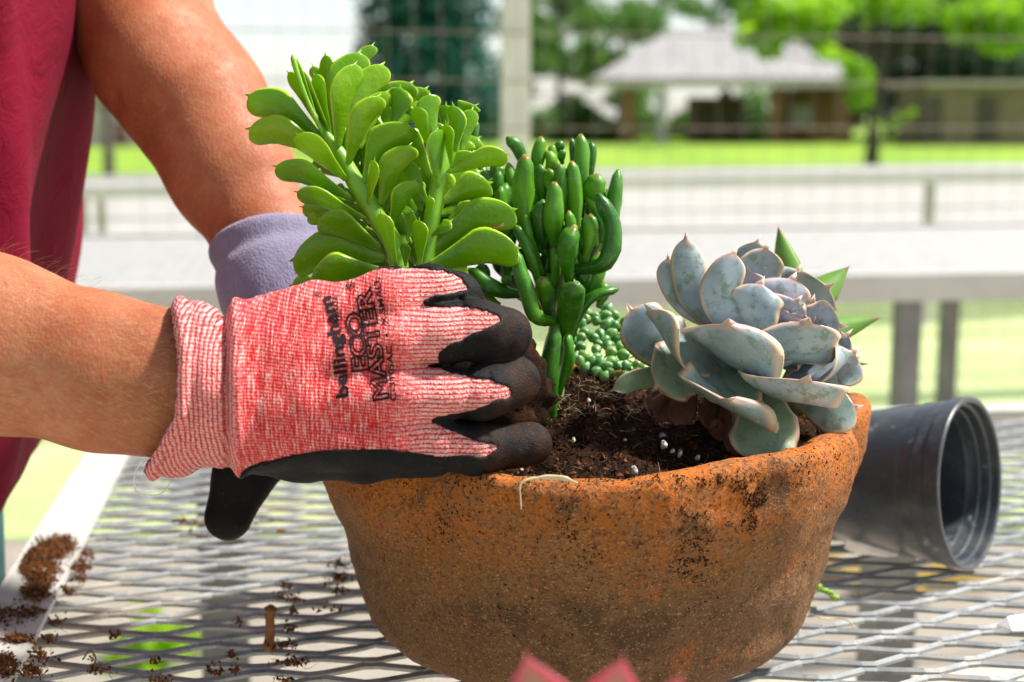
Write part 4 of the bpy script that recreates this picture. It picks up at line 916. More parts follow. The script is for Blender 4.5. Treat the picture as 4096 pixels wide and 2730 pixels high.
# base, bend, tip (x, y, depth cm), width, screen angle across, cup, lilac, green, mucro side
LE = [((930,850,1),(770,960,-3.5),(800,650,-5),600,-30,.28,0,0,0),((1120,820,.5),(1150,920,-3),(1180,640,-4.2),520,-10,.30,.1,.1,.35),((1060,960,-1),(1120,1160,-4.5),(1175,955,-5.6),600,-14,.30,0,0,.3),
 ((850,950,0),(760,1160,-4.2),(790,1085,-5.4),620,-29,.22,0,.2,0),((700,880,0),(520,850,-1),(385,985,-1.8),370,-58,.15,0,.6,.1),((690,800,.3),(410,800,-.8),(222,575,-.8),330,76,.25,0,0,.25),
 ((720,830,0),(480,860,-3),(352,560,-3.6),420,-56,.3,0,.1,-.1),((800,650,1),(560,560,0),(572,150,-.3),225,2,-.35,.05,0,-.1),((770,650,1.5),(480,520,1),(462,262,.8),190,20,-.2,.2,0,0),
 ((850,710,0),(700,570,-2.2),(810,225,-1.6),240,-8,.35,.15,0,.3),((905,700,0),(930,620,-2.2),(985,405,-1.9),320,-42,.3,.2,0,.1),((1010,560,1),(930,420,1),(985,200,.5),290,-22,-.25,.2,0,.3),
 ((1010,540,3),(880,370,2.8),(925,160,2.2),240,6,-.2,.1,.2,.5),((1070,610,.2),(1080,540,-.6),(1140,370,-.5),340,-36,-.3,.7,0,.25),((1085,620,0),(1100,590,-1.2),(1170,492,-1.4),240,-32,-.3,.9,0,.3),
 ((1060,570,.4),(970,470,.2),(925,345,0),140,-42,-.3,.9,0,0),((1110,620,2),(1260,470,2),(1360,405,1.4),310,-52,-.3,.15,.3,.2),((1150,660,1),(1290,640,-.4),(1440,630,-.8),270,76,.3,.35,0,-.2),
 ((1180,900,0),(1370,980,-2.4),(1520,800,-2.4),300,38,.3,.1,0,0),((1240,880,1),(1460,920,0),(1535,840,0),240,84,.2,.1,0,0),((1230,1010,0),(1370,1170,-2),(1530,1115,-2),280,48,.25,0,.3,0),
 ((1020,1020,0),(1010,1180,-2.4),(1010,1425,-3),400,3,.10,0,.85,0),((900,900,0),(820,960,-1.5),(825,1110,-2),330,2,.12,0,.6,0),((620,930,1),(360,900,0),(150,1010,0),130,70,.2,0,.8,0),
 ((1130,830,1),(1360,830,0),(1480,700,-.2),260,62,.3,.3,0,0),((1110,620,.5),(1130,610,-.9),(1165,590,-1.4),160,-25,-.3,1,0,0),((1050,600,.5),(1010,500,.2),(1020,420,.1),200,-40,-.3,.8,0,0),((1100,630,.8),(1200,560,.6),(1250,540,.4),200,-60,-.3,.7,0,0),
 ((1150,760,.5),(1300,800,-1.4),(1390,770,-1.6),330,40,.3,.2,0,0),((880,840,.6),(640,880,-.6),(560,1010,-1.2),330,-40,.2,0,.5,0),((1120,940,.8),(1300,1010,-.6),(1430,1000,-.8),300,60,.2,0,.2,0),((1080,560,2.5),(1150,420,2.6),(1200,330,2.4),240,-20,-.2,.3,.1,0)]
gl = np.random.default_rng(9)
for k in range(16):                                        # inner and hidden whorls
    a_ = k*2.399 + .4; q = .35 + .65*k/16; R_ = 120 + 330*q; dx_, dy_ = math.cos(a_)*R_*.95, -math.sin(a_)*R_*.62; dz_ = -math.sin(-a_)*2.6*q
    tip_ = (1085 + dx_*.75, 640 + dy_*.8 - 60*(1-q), dz_ - 1.0*(1-q)); 
    LE.append(((1050, 760, .6), (1060 + dx_*.75, 720 + dy_*.5 + 50, dz_*.7 + .4), tip_, 150 + 190*q, math.degrees(math.atan2(-dy_, dx_))+90, .3, .75*(1-q), .1, gl.uniform(-.2, .2)))
for i, (b_, c_, t_, w, ang, cup, li, gr, muc) in enumerate(LE):
    W_ = mm(w*.7015, DE)
    S = side_vec(ang); T_ = E4(*t_); B_ = E4(*b_); C_ = E4(*c_)
    tg = unit(T_-C_); nn = np.cross(tg, unit(S - tg*np.dot(tg, S)))
    s_ = 1 if np.dot(nn, E4(1060, 480, 0) - C_) > 0 else -1
    V, F, A = leaf_mesh(B_, C_, T_, S*s_, W_*.97, .0034, obov, abs(cup)*.75, muc*s_*.8, .0046, .058, nu=28, nv=8, seed=i+40, curl=.03, lw=.045)
    o = mk('leaf', V, F, M_ROSE, pe, True, A)
    h_ = o.data.attributes.new('hue', 'FLOAT_VECTOR', 'POINT'); h_.data.foreach_set('vector', np.tile(np.array([li, gr, 0], np.float32), len(V)))
for i, (b_, c_, t_, w, ang) in enumerate([((800,1060,0),(745,1250,-1),(850,1405,-1.4),90,40),((520,1000,1),(420,1080,0),(350,1120,0),150,60),((600,1020,.5),(520,1130,-.6),(500,1210,-.8),170,20),((700,1050,.2),(650,1160,-.6),(690,1240,-1),150,-20),((480,1020,.8),(400,1150,0),(420,1200,-.2),120,20),((760,1080,.4),(700,1200,-.4),(760,1300,-.8),140,10)]):
    V, F, A = leaf_mesh(E4(*b_), E4(*c_), E4(*t_), side_vec(ang, 25), mm(w*.7, DE), .0012, obov, .5, 0, .001, .12, seed=i+90)
    o = mk('leaf', V, F, M_DEAD, pe, True, A)
    if i == 0: o['label'] = 'withered orange red lower leaf'

# ---- pointed green plant behind the rosette
t = Nt('pointed_leaf'); a = t.attr(); n1 = t.noise(60, 3)
c = t.ramp(n1, [(.3, (.10, .24, .03)), (.7, (.17, .33, .05))])
c = t.mix(t.ramp(a[0], [(.86, 0), (.97, .9)]), c, (.30, .03, .05)); c = t.mix(t.ramp(a[1], [(.9, 0), (.99, .5)]), c, (.34, .12, .05))
M_PTED = t.bsdf(c, .4, 0, None, sss=.15, ssr=(.5, 1, .2), sscale=.003, trans=.2, tcol=(.3, .55, .06))
pg_ = thing('pointed_succulent', 'green pointed leaf succulent with red tips behind the grey rosette', 'succulent', E4(1250, 1080, 5))
v, f, u = tube(spline([E4(1180, 1150, 4.5), E4(1200, 900, 4), E4(1220, 640, 3.6)], 10), .005, 10); mk('stem', v, f, M_FSTEM, pg_)
for i, (bx, by, tx, ty, w, db, dt, rl) in enumerate([(1180,480,1087,82,175,3.4,4.6,20),(1260,520,1492,310,200,3.4,4.8,20),(1290,690,1668,604,165,3,3.6,25),(1300,830,1603,866,110,2.6,3,30),(1290,960,1516,1040,110,2.2,2.6,30),(1200,480,1176,322,70,3.2,3.6,20),(1180,600,960,420,170,4.4,5.5,10),(1250,560,1380,360,130,5,6,10)]):
    ang = math.degrees(math.atan2(-(ty-by), tx-bx)) + 90
    V, F, A = leaf_mesh(E4(bx, by, db), (E4(bx, by, db)+E4(tx, ty, dt))/2 + FW*.004, E4(tx, ty, dt), side_vec(ang, rl), mm(w*.7, DE), .004, lanc, -.25, 0, .002, 0, seed=i)
    mk('leaf', V, F, M_PTED, pg_, True, A)

# ---- pink edged rosette in front of the lens, only its leaf tips show
t = Nt('pink_edged_leaf'); a = t.attr()
c = t.mix(t.ramp(a[1], [(.25, 0), (.75, 1)]), (.40, .42, .22), (.72, .12, .20)); c = t.mix(t.ramp(a[0], [(.80, 0), (1.0, .9)]), c, (.74, .16, .24))
M_PKE = t.bsdf(c, .45, 0, None, sss=.2, ssr=(1, .5, .4), sscale=.003, trans=.3)
fc = P(2330, 3250, .40)
pf = thing('pink_edged_succulent', 'blurred pink edged leaf tips poking up at the bottom', 'succulent', (fc[0], fc[1], TZ))
v, f, u = tube([(fc[0], fc[1], TZ), (fc[0], fc[1], fc[2]*.5+TZ*.5), fc], .007, 10); mk('stem', v, f, M_FSTEM, pf)
for i, (px, py, w, dt) in enumerate([(2105, 2625, 360, 0), (2490, 2638, 330, .005), (2725, 2712, 240, .012), (1700, 2790, 330, .01), (2960, 2830, 320, 0), (2300, 2830, 340, -.045), (1990, 2860, 330, -.03), (2640, 2880, 330, -.035), (2300, 2760, 280, .045)]):
    tp = P(px, py, .385+dt); bs = fc + (tp-fc)*.08; ang = math.degrees(math.atan2(-(py-3250), px-2330)) + 90
    V, F, A = leaf_mesh(bs, (bs+tp)/2 + np.array([0, (tp-fc)[1]*.3, -.006]), tp, side_vec(ang, 8), mm(w*1.3, .385), .0035, lambda u: np.where(u < .6, .5+.5*sstep(0, .6, u), np.maximum(.02, 1-((u-.6)/.4)**1.5)), .2, 0, .002, 0, seed=i)
    mk('leaf', V, F, M_PKE, pf, True, A)
# ------------------------------------------------------------------ the person: arms, shirt, gloves
t = Nt('skin'); n1 = t.noise(22, 4, .6); n2 = t.noise(140, 4, .7); v1 = t.voro(900); z = t.noise(9, 2)
c = t.ramp(n1, [(.28, (.24, .078, .034)), (.5, (.34, .122, .058)), (.75, (.43, .18, .10))])
c = t.mix(t.ramp(n2, [(.42, 0), (.66, .5)]), c, (.34, .065, .032))
c = t.mix(t.ramp(t.noise(420, 3, .7), [(.55, 0), (.7, .35)]), c, (.52, .27, .15))
c = t.mix(t.ramp(t.noise(260, 2, .5), [(.74, 0), (.78, .55)]), c, (.24, .09, .04))
sv = t.voro(700, vec=t.scale(t.obj(), (1, 1, .55)))
M_SKIN = t.bsdf(c, t.ramp(n2, [(.3, .45), (.7, .65)]), 0, t.bump(t.ma('ADD', t.ma('MULTIPLY', sv, .8), t.ma('MULTIPLY', n2, .15)), .3, .0008), spec=.2, sss=.12, ssr=(1, .35, .18), sscale=.004)
t = Nt('red_jersey'); n1 = t.noise(7, 4); n2 = t.noise(900, 2)
c = t.ramp(n1, [(.3, (.115, .001, .012)), (.7, (.18, .002, .020))])
c = t.mix(t.ramp(t.noise(90, 5, .75), [(.66, 0), (.72, .6)]), c, (.05, .012, .010))
M_SHIRT = t.bsdf(c, .85, 0, t.bump(t.noise(26, 4, .6, dist=1.2), .5, .006, t.bump(n2, .3, .0006)), spec=.15)
M_TROUS = noisy('teal_trousers', (.012, .05, .055), (.02, .08, .08), 20, .9)
person = thing('person', 'person in a red T-shirt and work gloves planting succulents', 'person', (-.47, .86, 0))
# body: torso, both arms and legs as one continuous surface
H_ = .0035
arms = []
front = [((-.47, .70, 1.38), .055), ((-.50, .60, 1.16), .048), (P(-560, 1250, .69), .0425), (P(-200, 1350, .675), .0415), (P(0, 1394, .668), .0388), (P(420, 1492, .662), .0345), (P(690, 1535, .660), .0312), (P(860, 1550, .660), .022)]
back = [((-.40, 1.02, 1.42), .056), (P(500, -330, .95), .052), (P(560, 60, .915), .0425), (P(640, 250, .89), .0405), (P(800, 440, .88), .0395), (P(930, 690, .862), .0345), (P(1075, 975, .84), .0258), (P(1140, 1150, .825), .024)]
lo = np.array([-.66, .52, .70]); hi = np.array([-.09, 1.14, 1.52])
axs, X = grid(lo, hi, H_)
f = smin(chain(X, front, .012), chain(X, back, .02), .01)
e = X - np.array([-.45, .865, 1.22], np.float32)
tor = (np.sqrt((e[..., 0]/.125)**2 + (e[..., 1]/.165)**2 + (e[..., 2]/.36)**4) - 1)*.125
f = smin(f, tor.astype(np.float32), .03)
f += (.0030*np.exp(-(cone(X, P(440, 440, .86), P(640, 190, .855), 0, 0)/.006)**2)).astype(np.float32)
V, Q = surfnet(f, lo, H_); V = V + .0007*np.stack([vnoise(V, 45, k_) for k_ in (3, 4, 5)], 1) + .0016*np.stack([vnoise(V, 17, k_) for k_ in (6, 7, 8)], 1); mk('body', V, Q, M_SKIN, person)
armbvh = BVHTree.FromPolygons(V.tolist(), Q.tolist())
# fine hairs on the forearm
gh = np.random.default_rng(2); hv = []; hf = []; base = 0
for _ in range(1300):
    px, py = gh.uniform(-60, 690), gh.uniform(1030, 1830)
    hit, nr_, ix, ds = armbvh.ray_cast(Vector(CAM), Vector(unit(ray(px, py))))
    if hit is None or ds > .72: continue
    p = np.array(hit); n_ = np.array(nr_); d = unit(RT*gh.uniform(.5, 1.2) - UP*gh.uniform(-.5, .7)); d = unit(d - n_*np.dot(d, n_))
    L = gh.uniform(.004, .011); m1 = p + d*L*.5 + n_*L*.22; e1 = p + d*L + n_*L*gh.uniform(.1, .4)
    s_ = np.cross(d, n_)*.000032; q_ = n_*.000032
    for a_, b_ in ((p, m1), (m1, e1)):
        hv += [a_+s_, a_-s_, b_-s_*.7, b_+s_*.7]; hf.append((base, base+1, base+2, base+3)); base += 4
# hairs standing on the upper outline
for _ in range(70):
    px = gh.uniform(-40, 680); top = None
    for py in range(1000, 1300, 8):
        hit, nr_, ix, ds = armbvh.ray_cast(Vector(CAM), Vector(unit(ray(px, py))))
        if hit is not None and ds < .72: top = (np.array(hit), np.array(nr_)); break
    if top is None: continue
    p, n_ = top; d = unit(RT*gh.uniform(.6, 1.2) + UP*gh.uniform(.1, .7)); L = gh.uniform(.004, .011); e1 = p + d*L; s_ = np.array([0, 0, .000032])
    m1 = p + d*L*.5 + UP*L*.1
    for a_, b_ in ((p, m1), (m1, e1)):
        hv += [a_+s_, a_-s_, b_-s_*.7, b_+s_*.7]; hf.append((base, base+1, base+2, base+3)); base += 4
M_HAIR = noisy('arm_hair', (.36, .22, .10), (.55, .38, .2), 300, .5)
o = mk('arm_hair', hv, hf, M_HAIR, person, False); o['kind'] = 'stuff'
# shirt: a loose tube with folds, front edge leaning over the bench
nz, na = 150, 220; zz = np.linspace(.825, 1.50, nz); aa = np.arange(na)*2*math.pi/na
ZS = [.80, .83, .845, .88, .95, 1.03, 1.10, 1.18, 1.30, 1.50]; XF = [-.343, -.330, -.320, -.305, -.290, -.280, -.272, -.262, -.255, -.25]     # front of the shirt by height
xf = np.interp(zz, ZS, XF); Zg, Ag = np.meshgrid(zz, aa, indexing='ij'); XFg = np.repeat(xf[:, None], na, 1)
cx = XFg - .165; cy = .875
rx, ry = .165, .20
fold = .006*np.sin(6*Ag + 9*Zg + 1.2) * sstep(1.3, .85, Zg) + .004*np.sin(13*Ag - 14*Zg) + .003*np.sin(3*Ag + 30*Zg)
fold = fold + .010*np.exp(-((Ag-6.05+.9*(Zg-.95))/.10)**2) + .007*np.exp(-((Ag-5.55+1.4*(Zg-1.0))/.12)**2)
pt = np.stack([cx + (rx+fold)*np.sign(np.cos(Ag))*abs(np.cos(Ag))**.85, cy + (ry+fold)*np.sign(np.sin(Ag))*abs(np.sin(Ag))**.85, Zg], -1)
pt[..., 0] += .004*vnoise(pt, 14, 2); V = pt.reshape(-1, 3)
i, j = np.meshgrid(np.arange(nz-1), np.arange(na), indexing='ij')
Q = np.stack([i*na+j, i*na+(j+1) % na, (i+1)*na+(j+1) % na, (i+1)*na+j], -1).reshape(-1, 4)
o = mk('shirt', V, Q, M_SHIRT, person); md = o.modifiers.new('cloth', 'SOLIDIFY'); md.thickness = .0018; md.offset = -1
b = MB()
for sy in (.775, .965):
    b.tube(spline([(-.47, sy, .02), (-.462, sy, .45), (-.457, sy+(.87-sy)*.25, .86)], 14), np.linspace(.075, .105, 14), 24)
v, f, u = tube([(-.475, .868, .60), (-.475, .868, .70), (-.472, .868, .80), (-.470, .868, .90)], [.100, .118, .118, .112], 40)
v[:, 1] = .868 + (v[:, 1]-.868)*1.35; b.put(v, f)
b.build('trousers', M_TROUS, person, True)
b = MB()
for sy in (.775, .965):
    for (x, r) in ((-.42, .045),): b.tube(spline([(-.52, sy, .045), (-.46, sy, .045), (-.40, sy, .038), (-.33, sy, .028)], 12), [.03, .044, .048, .048, .047, .046, .045, .044, .042, .038, .032, .018], 14)
b.build('shoe', M_LEG, person, True)

# ---- front glove
DHAND = .660; ZP = .765
def Z2(x, y, dd=0.): return P(500 + x*ZP, 1000 + y*ZP, DHAND + dd/100)
zu = ZP*DHAND/FPX                                    # metres per unit of the tracing
def zc(X):
    q = X - CAM.astype(np.float32); d = q @ FW.astype(np.float32)
    return ((2048 + FPX*(q @ RT.astype(np.float32))/d) - 500)/ZP, ((1365 - FPX*(q @ UP.astype(np.float32))/d) - 1000)/ZP, (d - DHAND)
def ch(pts): return [(Z2(x, y, dd), r*zu) for x, y, r, dd in pts]
fingers = [
    ch([(700,870,170,-.6),(1100,960,165,-.4),(1430,985,128,0),(1640,1005,108,.4),(1850,1045,118,1.0),(2120,1015,112,2.2)]),
    ch([(700,740,190,-.8),(1100,760,175,-.8),(1440,745,132,-.6),(1660,755,116,-.2),(1870,745,126,.6),(2045,690,128,2.0)]),
    ch([(700,610,190,-.8),(1100,560,175,-.8),(1430,480,132,-.6),(1650,440,130,-.3),(1830,415,140,.4),(1985,440,140,1.9)]),
    ch([(700,500,170,-.4),(1050,360,165,-.2),(1380,262,150,.1),(1600,205,110,.6),(1740,235,105,1.6),(1800,300,95,3.0)])]
heel = ch([(560,1010,125,.9),(900,1075,118,1.0),(1250,1095,112,1.0),(1600,1075,95,1.1)])
thumb = ch([(750,520,190,1.4),(1150,360,150,3.4),(1420,330,120,4.8)])
lo = Z2(20, 1300, -5.5); hi = Z2(2330, 20, 7.5); lo = np.minimum(lo, hi); hi = np.maximum(Z2(2330, 20, 7.5), Z2(2330, 20, -5.5)); lo[1] = Z2(0, 600, 0)[1]-.062; hi[1] = Z2(0, 600, 0)[1]+.075; lo[2] = Z2(0, 1290, 0)[2]-.006; lo[0] = Z2(20, 0, 0)[0]-.012; hi[0] = Z2(2290, 0, 0)[0]+.012
HG = .00105
axs, X = grid(lo, hi, HG)
gx, gy, gd = zc(X)
f = None
for c_ in fingers:
    e = chain(X, c_, .006); f = e if f is None else smin(f, e, .0016)
f = smin(f, chain(X, heel, .006), .010); f = smin(f, chain(X, thumb, .006), .008)
# webs between the finger roots fill the palm
f = smin(f, chain(X, ch([(760,560,200,.2),(1350,420,140,.5),(1400,900,140,.5),(760,820,200,.2)]), .01), .012)
# cuff and wrist tube
cxs = [60, 100, 235, 300, 400, 470, 525, 560, 600, 660, 760, 900, 1000, 1200]
top = [280, 270, 268, 262, 278, 312, 322, 280, 266, 268, 245, 205, 175, 150]; bot = [1190, 1190, 1205, 1192, 1150, 1140, 1150, 1165, 1160, 1150, 1145, 1140, 1130, 1100]; dep = [.042, .042, .042, .042, .040, .0385, .037, .0385, .038, .036, .032, .028, .025, .018]
tp, bt, dp = [np.interp(gx, cxs, a) for a in (top, bot, dep)]
hy = (bt - tp)/2*zu; yy = (gy - (tp+bt)/2)*zu; dz_ = gd + .004
el = (np.sqrt((yy/hy)**2 + (dz_/dp)**2) - 1)*np.minimum(hy, dp)*1.02
left = (np.interp(gy, [200, 300, 540, 860, 960, 1060, 1150, 1260], [250, 232, 268, 250, 205, 135, 92, 100]) - gx)*zu
endr = (gx - 1000)*zu
nb = (np.abs(el) < .01) & (gx < 1300)
el[nb] += (.0010*vnoise(X[nb], 70, 6) + .0005*vnoise(X[nb], 160, 7) + .0016*vnoise(X[nb]*np.array([2.2, 1, .5]), 48, 8)).astype(np.float32)
def smax(a, b, k): return -smin(-a, -b, k)
lipd = gx - np.interp(gy, [200, 300, 540, 860, 960, 1060, 1150, 1260], [250, 232, 268, 250, 205, 135, 92, 100])
el = el + (.0042*np.exp(-((gx-528-(gy-700)*.03)/20)**2) - .0020*np.exp(-((gx-585-(gy-700)*.03)/28)**2) - .0022*np.exp(-((lipd-40)/30)**2) + .0010*np.exp(-((lipd-100)/22)**2) + .0010*np.exp(-((gx-700+(gy-700)*.06)/22)**2)).astype(np.float32)
tubef = smax(smax(el, left, .006), endr, .01)
inner = np.maximum(el + .0032, (gx - 430)*zu)
f = smin(f, tubef, .010)
f = np.maximum(f, -inner)
nb = np.abs(f) < .005
f[nb] += (.0006*vnoise(X[nb], 55, 9) + .0003*vnoise(X[nb], 150, 10)).astype(np.float32)
# creases at the finger joints
for (x_, y0_, y1_, a_) in ((1770, 240, 560, .0009), (1790, 600, 880, .0009), (1700, 920, 1180, .0010), (1890, 960, 1180, .0014), (1900, 640, 880, .0008)):
    f = f + a_*np.exp(-((gx - x_ - 12*np.sin(gy*.02))/16)**2)*((gy > y0_) & (gy < y1_))
# knit area traced on the back of the hand; everything else is dipped in black latex
KP = np.array([(-200,1600),(420,1600),(575,1150),(800,1092),(1000,1048),(1300,1036),(1560,1062),(1640,1092),(1780,1066),(1870,1092),(1930,1050),(1972,1018),(1850,1008),(1740,960),(1625,912),(1600,890),(1640,866),(1800,848),(1900,808),(1950,775),(2012,782),(2030,735),(1940,690),(1800,664),(1690,642),(1640,610),(1632,560),(1650,525),(1700,492),(1850,422),(1985,370),(1930,330),(1800,302),(1640,302),(1565,292),(1552,272),(1620,238),(1720,226),(1812,206),(1740,135),(1650,104),(1500,97),(1300,92),(1200,60),(600,-100),(-200,-100)], float)
for _ in range(2):                                      # round the traced outline
    KP = np.stack([.75*KP + .25*np.roll(KP, -1, 0), .25*KP + .75*np.roll(KP, -1, 0)], 1).reshape(-1, 2)
def polysd(px, py, poly):
    d = np.full(px.shape, 1e9, np.float32); ins = np.zeros(px.shape, bool)
    for (ax_, ay_), (bx_, by_) in zip(poly, np.roll(poly, -1, 0)):
        ex_, ey_ = bx_-ax_, by_-ay_; wx, wy = px-ax_, py-ay_
        tt = np.clip((wx*ex_+wy*ey_)/(ex_*ex_+ey_*ey_), 0, 1)
        d = np.minimum(d, (wx-ex_*tt)**2 + (wy-ey_*tt)**2)
        cc = ((ay_ <= py) & (by_ > py)) | ((by_ <= py) & (ay_ > py))
        ins ^= cc & (px < ax_ + (py-ay_)/(by_-ay_ + 1e-9)*ex_)
    return np.where(ins, np.sqrt(d), -np.sqrt(d))
near = np.abs(f) < .006
ks = np.full(f.shape, -.02, np.float32)
wob = 6*vnoise(X[near], 260, 4) + 3*vnoise(X[near], 700, 5)
ks[near] = (polysd(gx[near], gy[near], KP) + wob)*zu
dcut = np.interp(gx, [0, 600, 1000, 1500, 1700, 2000, 2300], [.1, .02, .010, .010, .010, .016, .02]).astype(np.float32)
kin = np.maximum(np.minimum(ks, dcut - gd), (600 - gx)*zu).astype(np.float32)
kin[~near] = np.where(f[~near] < 0, -.02, .02)
glove = None
t = Nt('red_knit'); s3 = t.xyz(); a = t.attr()
sm, tm = t.ma('MULTIPLY', s3[0], 1000), t.ma('MULTIPLY', s3[2], 1000)
ds1 = t.noise(40, 2); fn = t.noise(900, 2, .6)
def thin(x): return t.ma('SUBTRACT', 1, t.ma('MULTIPLY', t.ma('POWER', t.ma('MULTIPLY_ADD', x, .5, .5), 3), 2))
def sine(x, period, phase=0): return t.ma('SINE', t.ma('ADD', t.ma('MULTIPLY', x, 6.28318/period), phase))
warp = t.ma('MULTIPLY', ds1, 3.2)
rib = sine(t.ma('ADD', sm, warp), 2.15)
tick = sine(t.ma('ADD', tm, t.ma('MULTIPLY', sm, .18)), 1.5)
stre = t.noise(1, 3, .6, vec=t.comb(t.ma('MULTIPLY', t.ma('ADD', sm, t.ma('MULTIPLY', ds1, 2)), 1.05), 0, t.ma('MULTIPLY', tm, .09)))
stf = t.noise(1, 2, .5, vec=t.comb(t.ma('MULTIPLY', sm, 1.9), 3, t.ma('MULTIPLY', tm, .55)))
fing = sine(t.ma('ADD', t.ma('ADD', tm, t.ma('MULTIPLY', t.noise(18, 2), 7)), t.ma('MULTIPLY', fn, .6)), 2.1)
zx_ = a[0]
k1 = t.ramp(zx_, [(.270, 1), (.290, 0)]); k3 = t.ramp(zx_, [(.60, 0), (.76, 1)])
cuffw = t.ma('ADD', t.ma('MULTIPLY', thin(rib), .30), t.ma('ADD', t.ma('MULTIPLY', tick, .16), t.ma('MULTIPLY_ADD', stf, 2.2, -.55)))
bodw = t.ma('ADD', t.ma('ADD', t.ma('MULTIPLY_ADD', stre, 2.3, -.70), t.ma('MULTIPLY_ADD', stf, 1.6, -.75)), t.ma('ADD', t.ma('MULTIPLY', tick, .16), t.ma('MULTIPLY', sine(sm, 1.75), .07)))
finw = t.ma('ADD', t.ma('MULTIPLY', thin(fing), .28), t.ma('ADD', t.ma('MULTIPLY_ADD', fn, 1.8, -.28), t.ma('MULTIPLY', sine(sm, 1.6), .02)))
def lerp(f_, a_, b_): return t.ma('ADD', t.ma('MULTIPLY', a_, t.ma('SUBTRACT', 1, f_)), t.ma('MULTIPLY', b_, f_))
w_ = lerp(k1, lerp(k3, bodw, finw), cuffw)
c = t.ramp(w_, [(.14, (.44, .006, .012)), (.42, (.58, .028, .034)), (.68, (.64, .15, .14)), (1.0, (.68, .44, .42))])
dirtm = t.ma('MULTIPLY', t.ramp(t.noise(70, 5, .7), [(.48, 0), (.62, .75)]), t.ramp(zx_, [(.80, 0), (.95, 1)]))
c = t.mix(dirtm, c, (.10, .055, .035))
c = t.mix(t.ramp(fn, [(.25, .55), (.40, 0)]), c, (.16, .02, .02))
M_KNIT = t.bsdf(c, .92, 0, t.bump(t.ma('ADD', w_, t.ma('MULTIPLY', fn, .8)), .75, .0011), spec=.15, sheen=.15)
t = Nt('black_latex'); n1 = t.noise(900, 3, .7); n2 = t.noise(45, 5, .7)
c = t.ramp(t.noise(25, 3), [(.3, (.003, .0035, .005)), (.7, (.008, .008, .010))])
dirt_f = t.ma('MULTIPLY', t.ramp(n2, [(.40, 0), (.62, .85)]), t.ramp(t.attr()[0], [(.86, .06), (1.0, 1)]))
c = t.mix(dirt_f, c, (.05, .024, .012)); c = t.mix(t.ramp(t.noise(600, 3, .7), [(.66, 0), (.72, .6)]), c, (.14, .09, .055))
M_LATEX = t.bsdf(c, t.ramp(n1, [(.3, .5), (.7, .72)]), 0, t.bump(n1, .7, .0009), spec=.12)
M_PRINT = noisy('black_print', (.004, .004, .006), (.009, .009, .011), 300, .7, 0, .2, 900, .0004, spec=.1)
V, Q = surfnet(f, lo, HG)
def zat(V): return np.stack([zc(V.astype(np.float32))[0]/2100, np.zeros(len(V)), np.zeros(len(V))], 1)
glove = mk('glove', V, Q, M_KNIT, person, True, zat(V)); glove['label'] = 'red knit glove with black dipped fingers, nearest the camera'
gbvh = BVHTree.FromPolygons(V.tolist(), Q.tolist())
fc_ = np.maximum(f - .0008, kin)
V, Q = surfnet(fc_, lo, HG); mk('rubber_coating', V, Q, M_LATEX, glove, True, zat(V))
# loose thread under the cuff
th = [Z2(240, 1200, -1), Z2(225, 1240, -1), Z2(180, 1280, -1), Z2(130, 1285, -1), Z2(70, 1275, -1), Z2(50, 1230, -1), Z2(60, 1150, -1.5), Z2(110, 1095, -2), Z2(160, 1090, -2)]
v, fcs, u = tube(spline(th, 50), .00022 + .0002*np.sin(np.linspace(0, 9, 50))**2, 5)
M_THREAD = noisy('white_thread', (.6, .58, .54), (.75, .73, .7), 200, .9); mk('loose_thread', v, fcs, M_THREAD, glove)
